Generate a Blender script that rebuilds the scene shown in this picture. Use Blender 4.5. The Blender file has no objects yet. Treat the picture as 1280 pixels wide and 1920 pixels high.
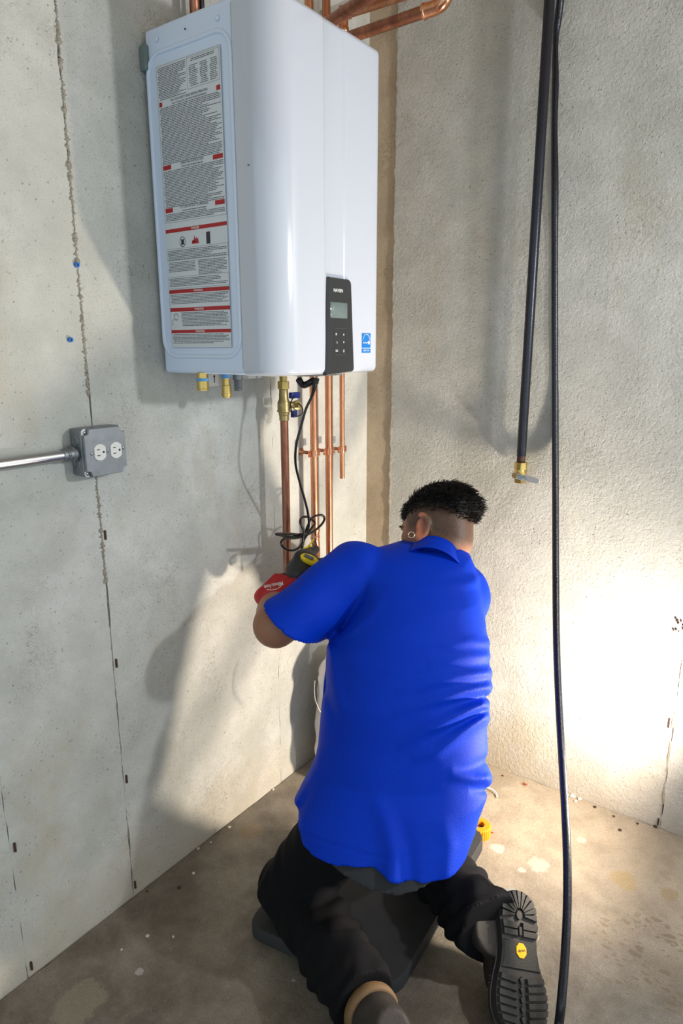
import bpy, bmesh, math, random
import numpy as np
from mathutils import Vector, Matrix

C = bpy.context.scene.collection
SC = bpy.context.scene
PI = math.pi

# ---------------------------------------------------------------- camera
F_PX, YAW, PITCH, ROLL = 1270.84, -0.62584, 0.23906, -0.0018
CAM = np.array([1.30395, -1.95103, 1.38558])

def cam_axes():
    f = np.array([math.sin(YAW)*math.cos(PITCH), math.cos(YAW)*math.cos(PITCH), -math.sin(PITCH)])
    r = np.array([math.cos(YAW), -math.sin(YAW), 0.0])
    u = np.cross(r, f)
    return r*math.cos(ROLL)+u*math.sin(ROLL), -r*math.sin(ROLL)+u*math.cos(ROLL), f
CR, CU, CF = cam_axes()
cam_d = bpy.data.cameras.new('camera'); cam = bpy.data.objects.new('camera', cam_d); C.objects.link(cam)
cam_d.sensor_fit = 'HORIZONTAL'; cam_d.sensor_width = 24.0
cam_d.lens = 24.0*F_PX/1280.0
cam_d.clip_start = 0.02
M = Matrix(((CR[0], CU[0], -CF[0], CAM[0]), (CR[1], CU[1], -CF[1], CAM[1]), (CR[2], CU[2], -CF[2], CAM[2]), (0, 0, 0, 1)))
cam.matrix_world = M
SC.camera = cam

# ---------------------------------------------------------------- world, lamps, exposure
SC.view_settings.view_transform = 'Standard'
SC.view_settings.look = 'None'
SC.view_settings.gamma = 1.0
SC.view_settings.use_curve_mapping = False
SC.view_settings.exposure = 0.0
w = bpy.data.worlds.new('world'); SC.world = w; w.use_nodes = True
w.node_tree.nodes['Background'].inputs['Color'].default_value = (0.76, 0.92, 1.0, 1)
w.node_tree.nodes['Background'].inputs['Strength'].default_value = 1.08

def lamp(name, loc, power, col, radius):
    d = bpy.data.lights.new(name, 'POINT'); d.energy = power; d.color = col; d.shadow_soft_size = radius
    o = bpy.data.objects.new(name, d); o.location = loc; C.objects.link(o); return o
lamp('work_lamp_high', (2.0, -0.43, 1.67), 52.0, (0.97, 0.98, 1.0), 0.045)
lo_ = lamp('work_lamp_low', (1.22, -0.30, 0.40), 86.0, (1.0, 0.85, 0.68), 0.035)
lo_.data.type = 'SPOT'; lo_.data.spot_size = math.radians(172); lo_.data.spot_blend = 1.0
lo_.rotation_euler = Vector((1.0, 0.05, -0.20)).to_track_quat('Z', 'Y').to_euler()
lamp('work_lamp_far', (2.9, -0.085, 0.60), 10.0, (1.0, 0.96, 0.92), 0.03)

# ---------------------------------------------------------------- measuring helpers (rays onto real planes)
def ray(x, y):
    d = CF*F_PX + CR*(x-640) - CU*(y-960); return d/np.linalg.norm(d)
def wl(x, y, X=0.0): d = ray(x, y); return CAM+d*(X-CAM[0])/d[0]
def wr(x, y, Y=0.0): d = ray(x, y); return CAM+d*(Y-CAM[1])/d[1]
def fl(x, y, Z=0.0): d = ray(x, y); return CAM+d*(Z-CAM[2])/d[2]
def px(x, y, dep): d = ray(x, y); return CAM+d*dep/(d@CF)
def V(*a): return np.array(a, dtype=float)
def nrm(v): v = np.asarray(v, float); return v/np.linalg.norm(v)

# ---------------------------------------------------------------- materials
def s2l(c):
    c = c/255.0
    return c/12.92 if c <= 0.04045 else ((c+0.055)/1.055)**2.4
def rgb(r, g, b): return (s2l(r), s2l(g), s2l(b), 1)

class NT:
    def __init__(s, name):
        s.m = bpy.data.materials.new(name); s.m.use_nodes = True; s.t = s.m.node_tree
        s.b = s.t.nodes['Principled BSDF']; s.L = s.t.links
        s.pos = s.t.nodes.new('ShaderNodeNewGeometry').outputs['Position']
    def n(s, typ, **kw):
        o = s.t.nodes.new(typ)
        for k, v in kw.items(): setattr(o, k, v)
        return o
    def noise(s, scale, detail=4, rough=0.6, vec=None, out='Fac', dist=0.0):
        o = s.n('ShaderNodeTexNoise'); o.inputs['Scale'].default_value = scale
        o.inputs['Detail'].default_value = detail; o.inputs['Roughness'].default_value = rough
        o.inputs['Distortion'].default_value = dist
        s.L.new(vec if vec is not None else s.pos, o.inputs['Vector']); return o.outputs[out]
    def voro(s, scale, vec=None, out='Distance', feature='F1'):
        o = s.n('ShaderNodeTexVoronoi'); o.feature = feature; o.inputs['Scale'].default_value = scale
        s.L.new(vec if vec is not None else s.pos, o.inputs['Vector']); return o.outputs[out]
    def ramp(s, fac, stops):
        o = s.n('ShaderNodeValToRGB'); e = o.color_ramp.elements
        e[0].position, e[0].color = stops[0][0], col4(stops[0][1])
        e[1].position, e[1].color = stops[-1][0], col4(stops[-1][1])
        for p_, c_ in stops[1:-1]:
            q = e.new(p_); q.color = col4(c_)
        s.L.new(fac, o.inputs['Fac']); return o.outputs['Color']
    def mix(s, fac, a, b, blend='MIX'):
        o = s.n('ShaderNodeMix'); o.data_type = 'RGBA'; o.blend_type = blend
        for val, idx in ((fac, 0), (a, 6), (b, 7)):
            if isinstance(val, (int, float)): o.inputs[idx].default_value = val
            elif isinstance(val, tuple): o.inputs[idx].default_value = val
            else: s.L.new(val, o.inputs[idx])
        return o.outputs[2]
    def math(s, op, a, b=0.0, c=0.0):
        o = s.n('ShaderNodeMath'); o.operation = op
        for val, idx in ((a, 0), (b, 1), (c, 2)):
            if isinstance(val, (int, float)): o.inputs[idx].default_value = val
            else: s.L.new(val, o.inputs[idx])
        return o.outputs[0]
    def xyz(s):
        o = s.n('ShaderNodeSeparateXYZ'); s.L.new(s.pos, o.inputs[0]); return o.outputs
    def scaled(s, sx, sy, sz):
        o = s.n('ShaderNodeMapping'); o.inputs['Scale'].default_value = (sx, sy, sz)
        s.L.new(s.pos, o.inputs['Vector']); return o.outputs[0]
    def bump(s, h, dist=0.002, strength=1.0, prev=None):
        o = s.n('ShaderNodeBump'); o.inputs['Distance'].default_value = dist; o.inputs['Strength'].default_value = strength
        s.L.new(h, o.inputs['Height'])
        if prev is not None: s.L.new(prev, o.inputs['Normal'])
        s.L.new(o.outputs[0], s.b.inputs['Normal']); return o.outputs[0]
    def color(s, c):
        if isinstance(c, tuple): s.b.inputs['Base Color'].default_value = c
        else: s.L.new(c, s.b.inputs['Base Color'])
    def set(s, **kw):
        for k, v in kw.items():
            i = s.b.inputs[k.replace('_', ' ')]
            if isinstance(v, (int, float, tuple)): i.default_value = v
            else: s.L.new(v, i)
        return s.m
def col4(c):
    if isinstance(c, (int, float)): return (c, c, c, 1)
    return c

def simple(name, c, rough=0.5, metal=0.0, var=0.12, scale=60.0, bump=0.0, **kw):
    t = NT(name)
    n = t.noise(scale, 5, 0.6)
    c0 = tuple(x*(1-var) for x in c[:3])+(1,); c1 = tuple(min(1, x*(1+var)) for x in c[:3])+(1,)
    t.color(t.mix(n, c0, c1))
    if bump: t.bump(t.noise(scale*4, 3, 0.5), bump)
    return t.set(Roughness=rough, Metallic=metal, **kw)

def concrete_wall(name, light, dark, rough_relief, stain=0.5):
    t = NT(name)
    big = t.noise(1.7, 5, 0.6, dist=0.4)
    col = t.mix(t.ramp(big, [(0.35, 0.0), (0.66, 1.0)]), dark, light)
    med = t.noise(9, 6, 0.65)
    col = t.mix(t.ramp(med, [(0.40, 0.34), (0.60, 0.0)]), col, tuple(x*0.72 for x in dark[:3])+(1,))
    # efflorescence / rust-brown age stain, stronger towards the floor
    z = t.xyz()[2]
    low = t.ramp(t.math('ADD', t.math('MULTIPLY', z, -2.4), t.math('MULTIPLY', t.noise(3.2, 5, 0.7), 1.2)), [(0.12, 0.0), (0.62, 1.0)])
    col = t.mix(t.math('MULTIPLY', low, stain), col, rgb(196, 168, 122))
    st2 = t.ramp(t.noise(2.6, 6, 0.7, vec=t.scaled(1, 1, 0.6)), [(0.56, 0.0), (0.72, 0.40)])
    col = t.mix(st2, col, rgb(176, 158, 122))
    # small dark air-hole pits, gathered in patches
    grp = t.noise(7, 3, 0.6)
    v = t.voro(68, vec=t.scaled(1, 1, 1)); pit = t.ramp(v, [(0.0, 1.0), (0.17, 0.0)])
    pm = t.math('MULTIPLY', pit, t.ramp(grp, [(0.42, 0.0), (0.56, 1.0)]))
    v2 = t.voro(27); pit2 = t.ramp(v2, [(0.0, 1.0), (0.10, 0.0)])
    pm = t.math('MAXIMUM', pm, t.math('MULTIPLY', pit2, t.ramp(t.noise(3.1, 2), [(0.45, 0.0), (0.6, 0.9)])))
    sp = t.ramp(t.noise(150, 4, 0.75), [(0.62, 0.0), (0.70, 0.75)])
    col = t.mix(sp, col, tuple(x*0.35 for x in dark[:3])+(1,))
    col = t.mix(t.math('MULTIPLY', pm, 0.72), col, rgb(72, 62, 50))
    pep = t.ramp(t.noise(400, 3, 0.7), [(0.585, 0.0), (0.66, 0.55)])
    col = t.mix(pep, col, tuple(x*0.30 for x in dark[:3])+(1,))
    sq = t.ramp(t.noise(30, 5, 0.7, dist=1.6), [(0.486, 0.0), (0.50, 0.75), (0.514, 0.0)])
    sq = t.math('MULTIPLY', sq, t.ramp(t.noise(4.3, 4, 0.6), [(0.54, 0.0), (0.64, 1.0)]))
    col = t.mix(sq, col, rgb(92, 80, 64))
    fine = t.noise(330, 2, 0.7)
    col = t.mix(t.ramp(fine, [(0.3, 0.16), (0.7, 0.0)]), col, tuple(x*0.5 for x in dark[:3])+(1,))
    t.color(col)
    h = t.math('ADD', t.math('MULTIPLY', t.noise(120, 5, 0.65), 0.5), t.math('MULTIPLY', pm, -1.1))
    b = t.bump(h, 0.0011)
    if rough_relief:
        amt = t.ramp(t.noise(2.4, 4, 0.6), [(0.30, 0.35), (0.62, 1.0)])
        hh = t.math('MULTIPLY', t.noise(95, 4, 0.6, dist=0.8), amt)
        b = t.bump(hh, rough_relief, prev=b)
    return t.set(Roughness=0.86)

MAT = {}
MAT['wall_l'] = concrete_wall('concrete_smooth', rgb(212, 213, 209), rgb(188, 190, 184), 0.0, 0.30)
MAT['wall_r'] = concrete_wall('concrete_rough', rgb(210, 210, 204), rgb(186, 187, 179), 0.0036, 0.40)
MAT['strip'] = concrete_wall('concrete_tan', rgb(200, 184, 160), rgb(180, 162, 136), 0.001, 0.4)
MAT['mortar'] = simple('mortar', rgb(152, 146, 134), 0.9, var=0.45, scale=90, bump=0.002)
MAT['gap'] = simple('gap_dirt', rgb(96, 88, 76), 0.95, var=0.4, scale=80)

_f = lambda x, y: fl(x, y)
SPOTS = [(*_f(933, 1590)[:2], 0.028, rgb(206, 200, 190), 0.6, 40), (*_f(1010, 1622)[:2], 0.040, rgb(206, 198, 184), 0.45, 60), (*_f(978, 1632)[:2], 0.014, rgb(206, 200, 188), 0.55, 50),
         (*_f(1168, 1650)[:2], 0.050, rgb(166, 144, 98), 0.6, 25), (*_f(1255, 1676)[:2], 0.032, rgb(160, 138, 94), 0.6, 30), (*_f(1090, 1575)[:2], 0.020, rgb(208, 202, 190), 0.45, 60),
         (*_f(150, 1880)[:2], 0.075, rgb(168, 160, 140), 0.5, 20), (*_f(262, 1822)[:2], 0.014, rgb(206, 202, 196), 0.6, 50), (*_f(470, 1560)[:2], 0.05, rgb(150, 122, 84), 0.4, 20)]
PRINT_AT = tuple(_f(1225, 1800))
def floor_mat():
    t = NT('concrete_floor')
    big = t.noise(2.2, 6, 0.65, dist=0.5)
    x, y, z = t.xyz()
    # darker and greyer with distance from the right wall, edge broken by noise
    away = t.math('ADD', t.math('MULTIPLY', y, -0.85), t.math('MULTIPLY', t.noise(2.9, 5, 0.65), 0.8))
    g = t.ramp(away, [(0.55, 0.0), (1.15, 1.0)])
    c = t.mix(t.ramp(big, [(0.25, 0.0), (0.75, 1.0)]), rgb(164, 150, 130), rgb(194, 180, 158))
    c = t.mix(g, c, t.mix(t.ramp(t.noise(5, 6, 0.7), [(0.38, 0.0), (0.62, 1.0)]), rgb(106, 100, 90), rgb(150, 144, 132)))
    c = t.mix(t.ramp(t.noise(13, 6, 0.7), [(0.40, 0.28), (0.56, 0.0)]), c, rgb(112, 100, 82))
    # boot-tread mud marks and pale plaster splashes
    spl = t.ramp(t.noise(6.3, 5, 0.75), [(0.665, 0.0), (0.70, 0.8)])
    c = t.mix(spl, c, rgb(214, 206, 194))
    c = t.mix(t.ramp(t.noise(420, 3, 0.7), [(0.56, 0.0), (0.66, 0.5)]), c, rgb(78, 68, 54))
    c = t.mix(t.ramp(t.noise(300, 3, 0.7, vec=t.scaled(1, 1.2, 1)), [(0.62, 0.0), (0.70, 0.45)]), c, rgb(222, 210, 190))
    def spot(cx, cy, r_, colr, amt, nz, c):
        vm = t.n('ShaderNodeVectorMath'); vm.operation = 'DISTANCE'; t.L.new(t.pos, vm.inputs[0]); vm.inputs[1].default_value = (cx, cy, 0)
        d_ = t.math('ADD', t.math('DIVIDE', vm.outputs['Value'], r_), t.math('MULTIPLY', t.noise(nz, 5, 0.75), 1.4))
        d_ = t.math('MULTIPLY', d_, 0.4)
        return t.mix(t.ramp(d_, [(0.52, amt), (0.58, 0.0)]), c, colr)
    for cx, cy, r_, colr, amt, nz in SPOTS: c = spot(cx, cy, r_, colr, amt, nz, c)
    # damp boot-tread prints
    vp = t.n('ShaderNodeVectorMath'); vp.operation = 'DISTANCE'; t.L.new(t.pos, vp.inputs[0]); vp.inputs[1].default_value = PRINT_AT
    pm_ = t.ramp(t.math('MULTIPLY', t.math('ADD', t.math('DIVIDE', vp.outputs['Value'], 0.16), t.math('MULTIPLY', t.noise(9, 3), 0.8)), 0.5), [(0.55, 1.0), (0.75, 0.0)])
    cell = t.ramp(t.voro(34, vec=t.scaled(1.0, 1.7, 1), feature='DISTANCE_TO_EDGE'), [(0.14, 0.0), (0.20, 0.55)])
    rnd = t.ramp(t.noise(24, 3), [(0.46, 0.0), (0.52, 1.0)])
    c = t.mix(t.math('MULTIPLY', t.math('MULTIPLY', pm_, cell), rnd), c, rgb(118, 100, 72))
    v = t.voro(44); dots = t.ramp(v, [(0.0, 1.0), (0.09, 0.0)])
    c = t.mix(t.math('MULTIPLY', dots, t.ramp(t.noise(8, 2), [(0.5, 0.0), (0.6, 0.8)])), c, rgb(206, 196, 182))
    v2 = t.voro(39, vec=t.scaled(1.3, 1, 1)); dd = t.ramp(v2, [(0.0, 1.0), (0.08, 0.0)])
    c = t.mix(t.math('MULTIPLY', dd, 0.6), c, rgb(52, 42, 34))
    c = t.mix(t.ramp(t.noise(240, 3, 0.7), [(0.35, 0.28), (0.65, 0.0)]), c, rgb(60, 52, 42))
    t.color(c)
    h = t.math('ADD', t.noise(100, 5, 0.7), t.math('MULTIPLY', t.noise(14, 4, 0.6), 0.8))
    t.bump(h, 0.0022)
    return t.set(Roughness=t.ramp(t.noise(7, 4), [(0.4, 0.5), (0.6, 0.82)]))
MAT['floor'] = floor_mat()

def copper(name, c0, c1, rough):
    t = NT(name)
    n = t.noise(9, 5, 0.7, vec=t.scaled(4, 4, 1)); n2 = t.noise(60, 4, 0.6, vec=t.scaled(1, 1, 0.15))
    c = t.mix(t.ramp(n, [(0.4, 0.0), (0.62, 1.0)]), c0, c1)
    t.color(t.mix(t.ramp(n2, [(0.35, 0.3), (0.6, 0.0)]), c, tuple(x*0.55 for x in c0[:3])+(1,)))
    return t.set(Metallic=1.0, Roughness=rough)
MAT['copper'] = copper('copper', rgb(196, 132, 100), rgb(226, 164, 128), 0.34)
MAT['copper_old'] = copper('copper_oxidised', rgb(150, 100, 82), rgb(184, 128, 102), 0.42)
MAT['copper_bright'] = copper('copper_fitting', rgb(224, 150, 112), rgb(242, 182, 146), 0.22)
MAT['brass'] = simple('brass', rgb(214, 184, 112), 0.30, 1.0, var=0.15, scale=50)
MAT['brass_dull'] = simple('brass_dull', rgb(176, 156, 108), 0.42, 1.0, var=0.2, scale=70)
MAT['steel'] = simple('galvanised_steel', rgb(140, 145, 150), 0.50, 0.85, var=0.25, scale=45, bump=0.0002)
MAT['steel_bright'] = simple('zinc_plated_steel', rgb(180, 184, 188), 0.34, 1.0, var=0.08, scale=60)
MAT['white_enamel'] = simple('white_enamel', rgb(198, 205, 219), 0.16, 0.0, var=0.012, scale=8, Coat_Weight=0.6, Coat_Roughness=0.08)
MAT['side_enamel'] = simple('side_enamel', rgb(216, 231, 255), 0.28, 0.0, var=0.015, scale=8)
MAT['white_plastic'] = simple('white_plastic', rgb(226, 226, 222), 0.4, var=0.04)
MAT['grey_plastic'] = simple('grey_plastic', rgb(168, 172, 178), 0.5, var=0.05)
MAT['black_gloss'] = simple('black_gloss', rgb(38, 40, 44), 0.16, var=0.15, scale=14, Coat_Weight=0.5)
MAT['black_rubber'] = simple('black_rubber', rgb(24, 25, 29), 0.36, var=0.2)
MAT['black_cable'] = simple('black_cable', rgb(20, 20, 24), 0.26, var=0.2)
MAT['hose'] = simple('hose_rubber', rgb(26, 28, 38), 0.22, var=0.3, scale=120, bump=0.0006)
MAT['iron'] = simple('black_iron', rgb(44, 46, 54), 0.30, 0.5, var=0.3, scale=40, bump=0.0003)
MAT['lcd'] = simple('lcd_glass', rgb(110, 126, 126), 0.14, var=0.05)
MAT['ink'] = simple('ink', rgb(50, 54, 64), 0.6, var=0.05)
MAT['ink_dark'] = simple('ink_dark', rgb(44, 46, 54), 0.6, var=0.05)
MAT['red_ink'] = simple('red_ink', rgb(176, 34, 40), 0.5, var=0.04)
MAT['print_white'] = simple('print_white', rgb(232, 234, 236), 0.5, var=0.02)
MAT['sheet'] = simple('label_sheet', rgb(214, 221, 228), 0.42, var=0.02)
MAT['blue_sticker'] = simple('blue_sticker', rgb(14, 122, 206), 0.4, var=0.04)
MAT['blue_plastic'] = simple('blue_plastic', rgb(26, 48, 132), 0.36, var=0.08)
MAT['blue_anchor'] = simple('blue_anchor_plastic', rgb(24, 112, 200), 0.4, var=0.08)
MAT['blue_tape'] = simple('blue_tape', rgb(92, 158, 216), 0.5, var=0.12)
MAT['yellow'] = simple('yellow_plastic', rgb(226, 200, 22), 0.4, var=0.08)
MAT['orange'] = simple('orange_plastic', rgb(246, 142, 18), 0.42, var=0.05)
MAT['grey_dark'] = simple('grey_knurled', rgb(88, 92, 98), 0.5, var=0.1)
MAT['teal'] = simple('teal_ink', rgb(20, 128, 118), 0.5, var=0.1)
MAT['charcoal'] = simple('charcoal_tool_rubber', rgb(42, 45, 46), 0.45, var=0.25, scale=40, bump=0.0004)
MAT['bag'] = simple('white_bag', rgb(222, 216, 216), 0.5, var=0.04, scale=20)
MAT['string'] = simple('white_string', rgb(232, 226, 214), 0.6, var=0.05)
MAT['foam'] = simple('kneeling_foam', rgb(48, 49, 52), 0.75, var=0.25, scale=26, bump=0.0008)
MAT['foam_print'] = simple('foam_print', rgb(196, 196, 192), 0.6, var=0.2)
MAT['rust'] = simple('rusty_tie', rgb(70, 48, 38), 0.8, var=0.4)
MAT['chip'] = simple('plaster_chip', rgb(214, 206, 192), 0.9, var=0.1)
MAT['leaf'] = simple('dry_leaf', rgb(150, 74, 38), 0.8, var=0.2)
MAT['joist'] = simple('joist_wood', rgb(168, 134, 92), 0.8, var=0.2, scale=12)
MAT['gold'] = simple('gold_hoop', rgb(232, 220, 190), 0.2, 1.0, var=0.03)

# ---------------------------------------------------------------- object helpers
def link(name, me, parent=None, mat=None):
    o = bpy.data.objects.new(name, me); C.objects.link(o)
    if mat is not None and hasattr(me, 'materials') and not me.materials: me.materials.append(mat)
    if parent is not None:
        o.parent = parent
        o.matrix_parent_inverse = pinv(parent)
    return o
def pinv(parent):
    m = Matrix.LocRotScale(parent.location, parent.rotation_euler, parent.scale)
    p = parent.parent
    base = Matrix.Identity(4) if p is None else pworld(p)
    return (base @ parent.matrix_parent_inverse @ m if p is not None else m).inverted()
def pworld(o):
    m = Matrix.LocRotScale(o.location, o.rotation_euler, o.scale)
    return m if o.parent is None else pworld(o.parent) @ o.matrix_parent_inverse @ m
def tag(o, label=None, cat=None, group=None, kind=None):
    if label: o['label'] = label
    if cat: o['category'] = cat
    if group: o['group'] = group
    if kind: o['kind'] = kind
    return o
def thing(name, loc, label, cat, group=None):
    o = bpy.data.objects.new(name, None); o.location = tuple(loc); o.empty_display_size = 0.05
    C.objects.link(o); return tag(o, label, cat, group)
def mesh_np(name, verts, faces, smooth=True):
    me = bpy.data.meshes.new(name); me.from_pydata([tuple(map(float, v)) for v in verts], [], faces)
    me.validate(); me.update()
    if smooth: me.polygons.foreach_set('use_smooth', [True]*len(me.polygons))
    return me
def from_bm(name, bm, mat, parent=None, smooth=True, angle=None):
    me = bpy.data.meshes.new(name); bm.normal_update(); bm.to_mesh(me); bm.free()
    if smooth:
        me.polygons.foreach_set('use_smooth', [True]*len(me.polygons))
        if angle is not None:
            try: me.set_sharp_from_angle(angle=angle)
            except Exception: pass
    return link(name, me, parent, mat)

def frame(z, xhint=None):
    z = nrm(z)
    x = np.cross([0, 0, 1.0] if abs(z[2]) < 0.9 else [1.0, 0, 0], z) if xhint is None else np.asarray(xhint, float)-z*np.dot(xhint, z)
    x = nrm(x); return x, np.cross(z, x), z
def add_lathe(bm, base, axis, prof, seg=24, caps=True, hexa=None, xhint=None):
    """prof: list of (distance along axis, radius)."""
    X, Y, Z = frame(axis, xhint); base = np.asarray(base, float)
    rings = []
    for t, r in prof:
        ring = []
        for k in range(seg):
            a = 2*PI*k/seg
            rr = r
            if hexa: rr = r*math.cos(PI/hexa)/math.cos(((a+PI/hexa) % (2*PI/hexa))-PI/hexa)
            ring.append(bm.verts.new(base+Z*t+X*rr*math.cos(a)+Y*rr*math.sin(a)))
        rings.append(ring)
    for a, b in zip(rings[:-1], rings[1:]):
        for k in range(seg):
            bm.faces.new((a[k], a[(k+1) % seg], b[(k+1) % seg], b[k]))
    if caps:
        bm.faces.new(list(reversed(rings[0]))); bm.faces.new(rings[-1])
def catmull(P, n=8):
    P = [np.asarray(p, float) for p in P]; Q = [2*P[0]-P[1]]+P+[2*P[-1]-P[-2]]; out = []
    for i in range(1, len(Q)-2):
        p0, p1, p2, p3 = Q[i-1:i+3]
        for k in range(n):
            t = k/n
            out.append(0.5*((2*p1)+(-p0+p2)*t+(2*p0-5*p1+4*p2-p3)*t*t+(-p0+3*p1-3*p2+p3)*t**3))
    out.append(P[-1]); return out
def add_tube(bm, pts, r, seg=12, caps=True):
    pts = [np.asarray(p, float) for p in pts]; n = len(pts)
    rs = r if hasattr(r, '__len__') else [r]*n
    T = [nrm(pts[min(i+1, n-1)]-pts[max(i-1, 0)]) for i in range(n)]
    X = frame(T[0])[0]; rings = []
    for i in range(n):
        X = nrm(X-T[i]*np.dot(X, T[i])); Y = np.cross(T[i], X)
        rings.append([bm.verts.new(pts[i]+rs[i]*(X*math.cos(2*PI*k/seg)+Y*math.sin(2*PI*k/seg))) for k in range(seg)])
    for a, b in zip(rings[:-1], rings[1:]):
        for k in range(seg): bm.faces.new((a[k], a[(k+1) % seg], b[(k+1) % seg], b[k]))
    if caps: bm.faces.new(list(reversed(rings[0]))); bm.faces.new(rings[-1])
def add_box(bm, c, size, axes=None, bevel=0.0, seg=2):
    X, Y, Z = axes if axes is not None else (V(1, 0, 0), V(0, 1, 0), V(0, 0, 1))
    c = np.asarray(c, float); tmp = bmesh.new()
    bmesh.ops.create_cube(tmp, size=1.0)
    for v in tmp.verts: v.co = (v.co.x*size[0], v.co.y*size[1], v.co.z*size[2])
    if bevel: bmesh.ops.bevel(tmp, geom=tmp.edges[:], offset=bevel, segments=seg, affect='EDGES', profile=0.6)
    mp = {}
    for v in tmp.verts: mp[v] = bm.verts.new(c+X*v.co.x+Y*v.co.y+Z*v.co.z)
    for f in tmp.faces: bm.faces.new([mp[v] for v in f.verts])
    tmp.free()
def add_prism(bm, poly, origin, X, Y, Z, h, inset=0.0):
    """2-D polygon (ccw in X,Y) extruded along Z by h with an optional chamfer."""
    o = np.asarray(origin, float); n = len(poly)
    def ring(P, t): return [bm.verts.new(o+X*p[0]+Y*p[1]+Z*t) for p in P]
    P2 = poly
    if inset:
        P2 = []
        for i in range(n):
            a, b, c = np.array(poly[i-1]), np.array(poly[i]), np.array(poly[(i+1) % n])
            d1 = b-a; d2 = c-b
            n1 = np.array([-d1[1], d1[0]])/max(1e-9, np.hypot(*d1)); n2 = np.array([-d2[1], d2[0]])/max(1e-9, np.hypot(*d2))
            m = n1+n2; m = m/max(0.4, (m@m)/2+1e-9)*1.0
            P2.append(tuple(b+m*inset*0.5*2/2))
    rs = [ring(poly, 0), ring(poly, h-inset if inset else h)]
    if inset: rs.append(ring(P2, h))
    for a, b in zip(rs[:-1], rs[1:]):
        for k in range(n): bm.faces.new((a[k], a[(k+1) % n], b[(k+1) % n], b[k]))
    bm.faces.new(list(reversed(rs[0]))); bm.faces.new(rs[-1])
def rrect(w, h, r, n=5, cx=0, cy=0):
    out = []
    for sx, sy, a0 in ((1, -1, -PI/2), (1, 1, 0), (-1, 1, PI/2), (-1, -1, PI)):
        for k in range(n+1):
            a = a0+PI/2*k/n; out.append((cx+sx*(w/2-r)+r*math.cos(a), cy+sy*(h/2-r)+r*math.sin(a)))
    return out
def text_mesh(name, s, size, origin, X, Y, mat, parent=None, align='CENTER', depth=0.0, xscale=1.0):
    cu = bpy.data.curves.new(name+'_curve', 'FONT'); cu.body = s; cu.size = size; cu.align_x = align; cu.align_y = 'CENTER'
    cu.extrude = depth; cu.offset = size*0.018; cu.resolution_u = 3
    tmp = bpy.data.objects.new('tmp_text', cu); C.objects.link(tmp)
    dg = bpy.context.evaluated_depsgraph_get(); dg.update()
    me = bpy.data.meshes.new_from_object(tmp.evaluated_get(dg)); me.name = name
    bpy.data.objects.remove(tmp); bpy.data.curves.remove(cu)
    X = nrm(X); Y = nrm(Y); Z = np.cross(X, Y); o = np.asarray(origin, float)
    for v in me.vertices:
        p = o+X*v.co.x*xscale+Y*v.co.y+Z*v.co.z; v.co = tuple(p)
    me.materials.clear(); me.materials.append(mat)
    return link(name, me, parent)

rng = np.random.default_rng(7)
EX, EY, EZ = V(1, 0, 0), V(0, 1, 0), V(0, 0, 1)

# ================================================================ the setting
HW = 2.75
def jag(n, amp, seed):
    r = np.random.default_rng(seed); a = r.normal(0, amp, n)
    return np.convolve(a, [0.25, 0.5, 0.25], 'same')
def wall_panel(name, y0, y1, z0, z1, proud, mat, parent, seed, axis='y'):
    """poured-concrete panel between two form seams: slightly ragged vertical edges, 8 mm proud of the core."""
    nz = 150; ny = max(2, int((y1-y0)/0.04)); zs = np.linspace(z0, z1, nz)
    j0 = jag(nz, 0.0016, seed); j1 = jag(nz, 0.0016, seed+1)
    vs = []; fs = []
    for i, z in enumerate(zs):
        for j in range(ny+1):
            t = j/ny; y = (y0+j0[i])*(1-t)+(y1+j1[i])*t
            vs.append((y, z))
    front = []; back = []
    P3 = []
    for (y, z) in vs:
        P3.append((proud, y, z) if axis == 'y' else (y, -proud, z))
    n1 = len(P3)
    for (y, z) in vs:
        P3.append((-0.012, y, z) if axis == 'y' else (y, 0.012, z))
    W = ny+1
    for i in range(nz-1):
        for j in range(ny):
            a = i*W+j
            fs.append((a, a+1, a+W+1, a+W))
        a = i*W; b = i*W+ny
        fs.append((a, a+W, a+W+n1, a+n1)); fs.append((b, b+n1, b+W+n1, b+W))
    me = mesh_np(name, P3, fs, smooth=False)
    return link(name, me, parent, mat)

bm = bmesh.new(); add_box(bm, (-0.11, -2.0, HW/2-0.1), (0.2, 4.4, HW+0.2))
wallL = from_bm('wall_left', bm, MAT['gap'], smooth=False); tag(wallL, 'grey poured concrete wall behind the water heater', kind='structure')
bm = bmesh.new(); add_box(bm, (2.0, 0.11, HW/2-0.1), (4.4, 0.2, HW+0.2))
wallR = from_bm('wall_right', bm, MAT['gap'], smooth=False); tag(wallR, 'rough poured concrete wall behind the gas pipe', kind='structure')
seamsL = [-4.1, -3.45, -2.86, -2.26, -1.66, -1.362, -1.072, -0.487, 0.0]
for i in range(len(seamsL)-1):
    wall_panel('concrete_panel', seamsL[i]+0.0007, seamsL[i+1]-(0.0007 if i < len(seamsL)-2 else -0.01), -0.06, HW, 0.0 if i % 2 else 0.0009, MAT['wall_l'], wallL, 10+i*2)
seamsR = [0.101, 1.055, 1.66, 2.27, 2.9, 3.5, 4.1]
wall_panel('concrete_panel', -0.01, 0.101, -0.06, HW, -0.004, MAT['strip'], wallR, 60, 'x')
for i in range(len(seamsR)-1):
    wall_panel('concrete_panel', seamsR[i]+0.0007, seamsR[i+1]-0.0007, -0.06, HW, 0.001, MAT['wall_r'], wallR, 70+i*2, 'x')

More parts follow.
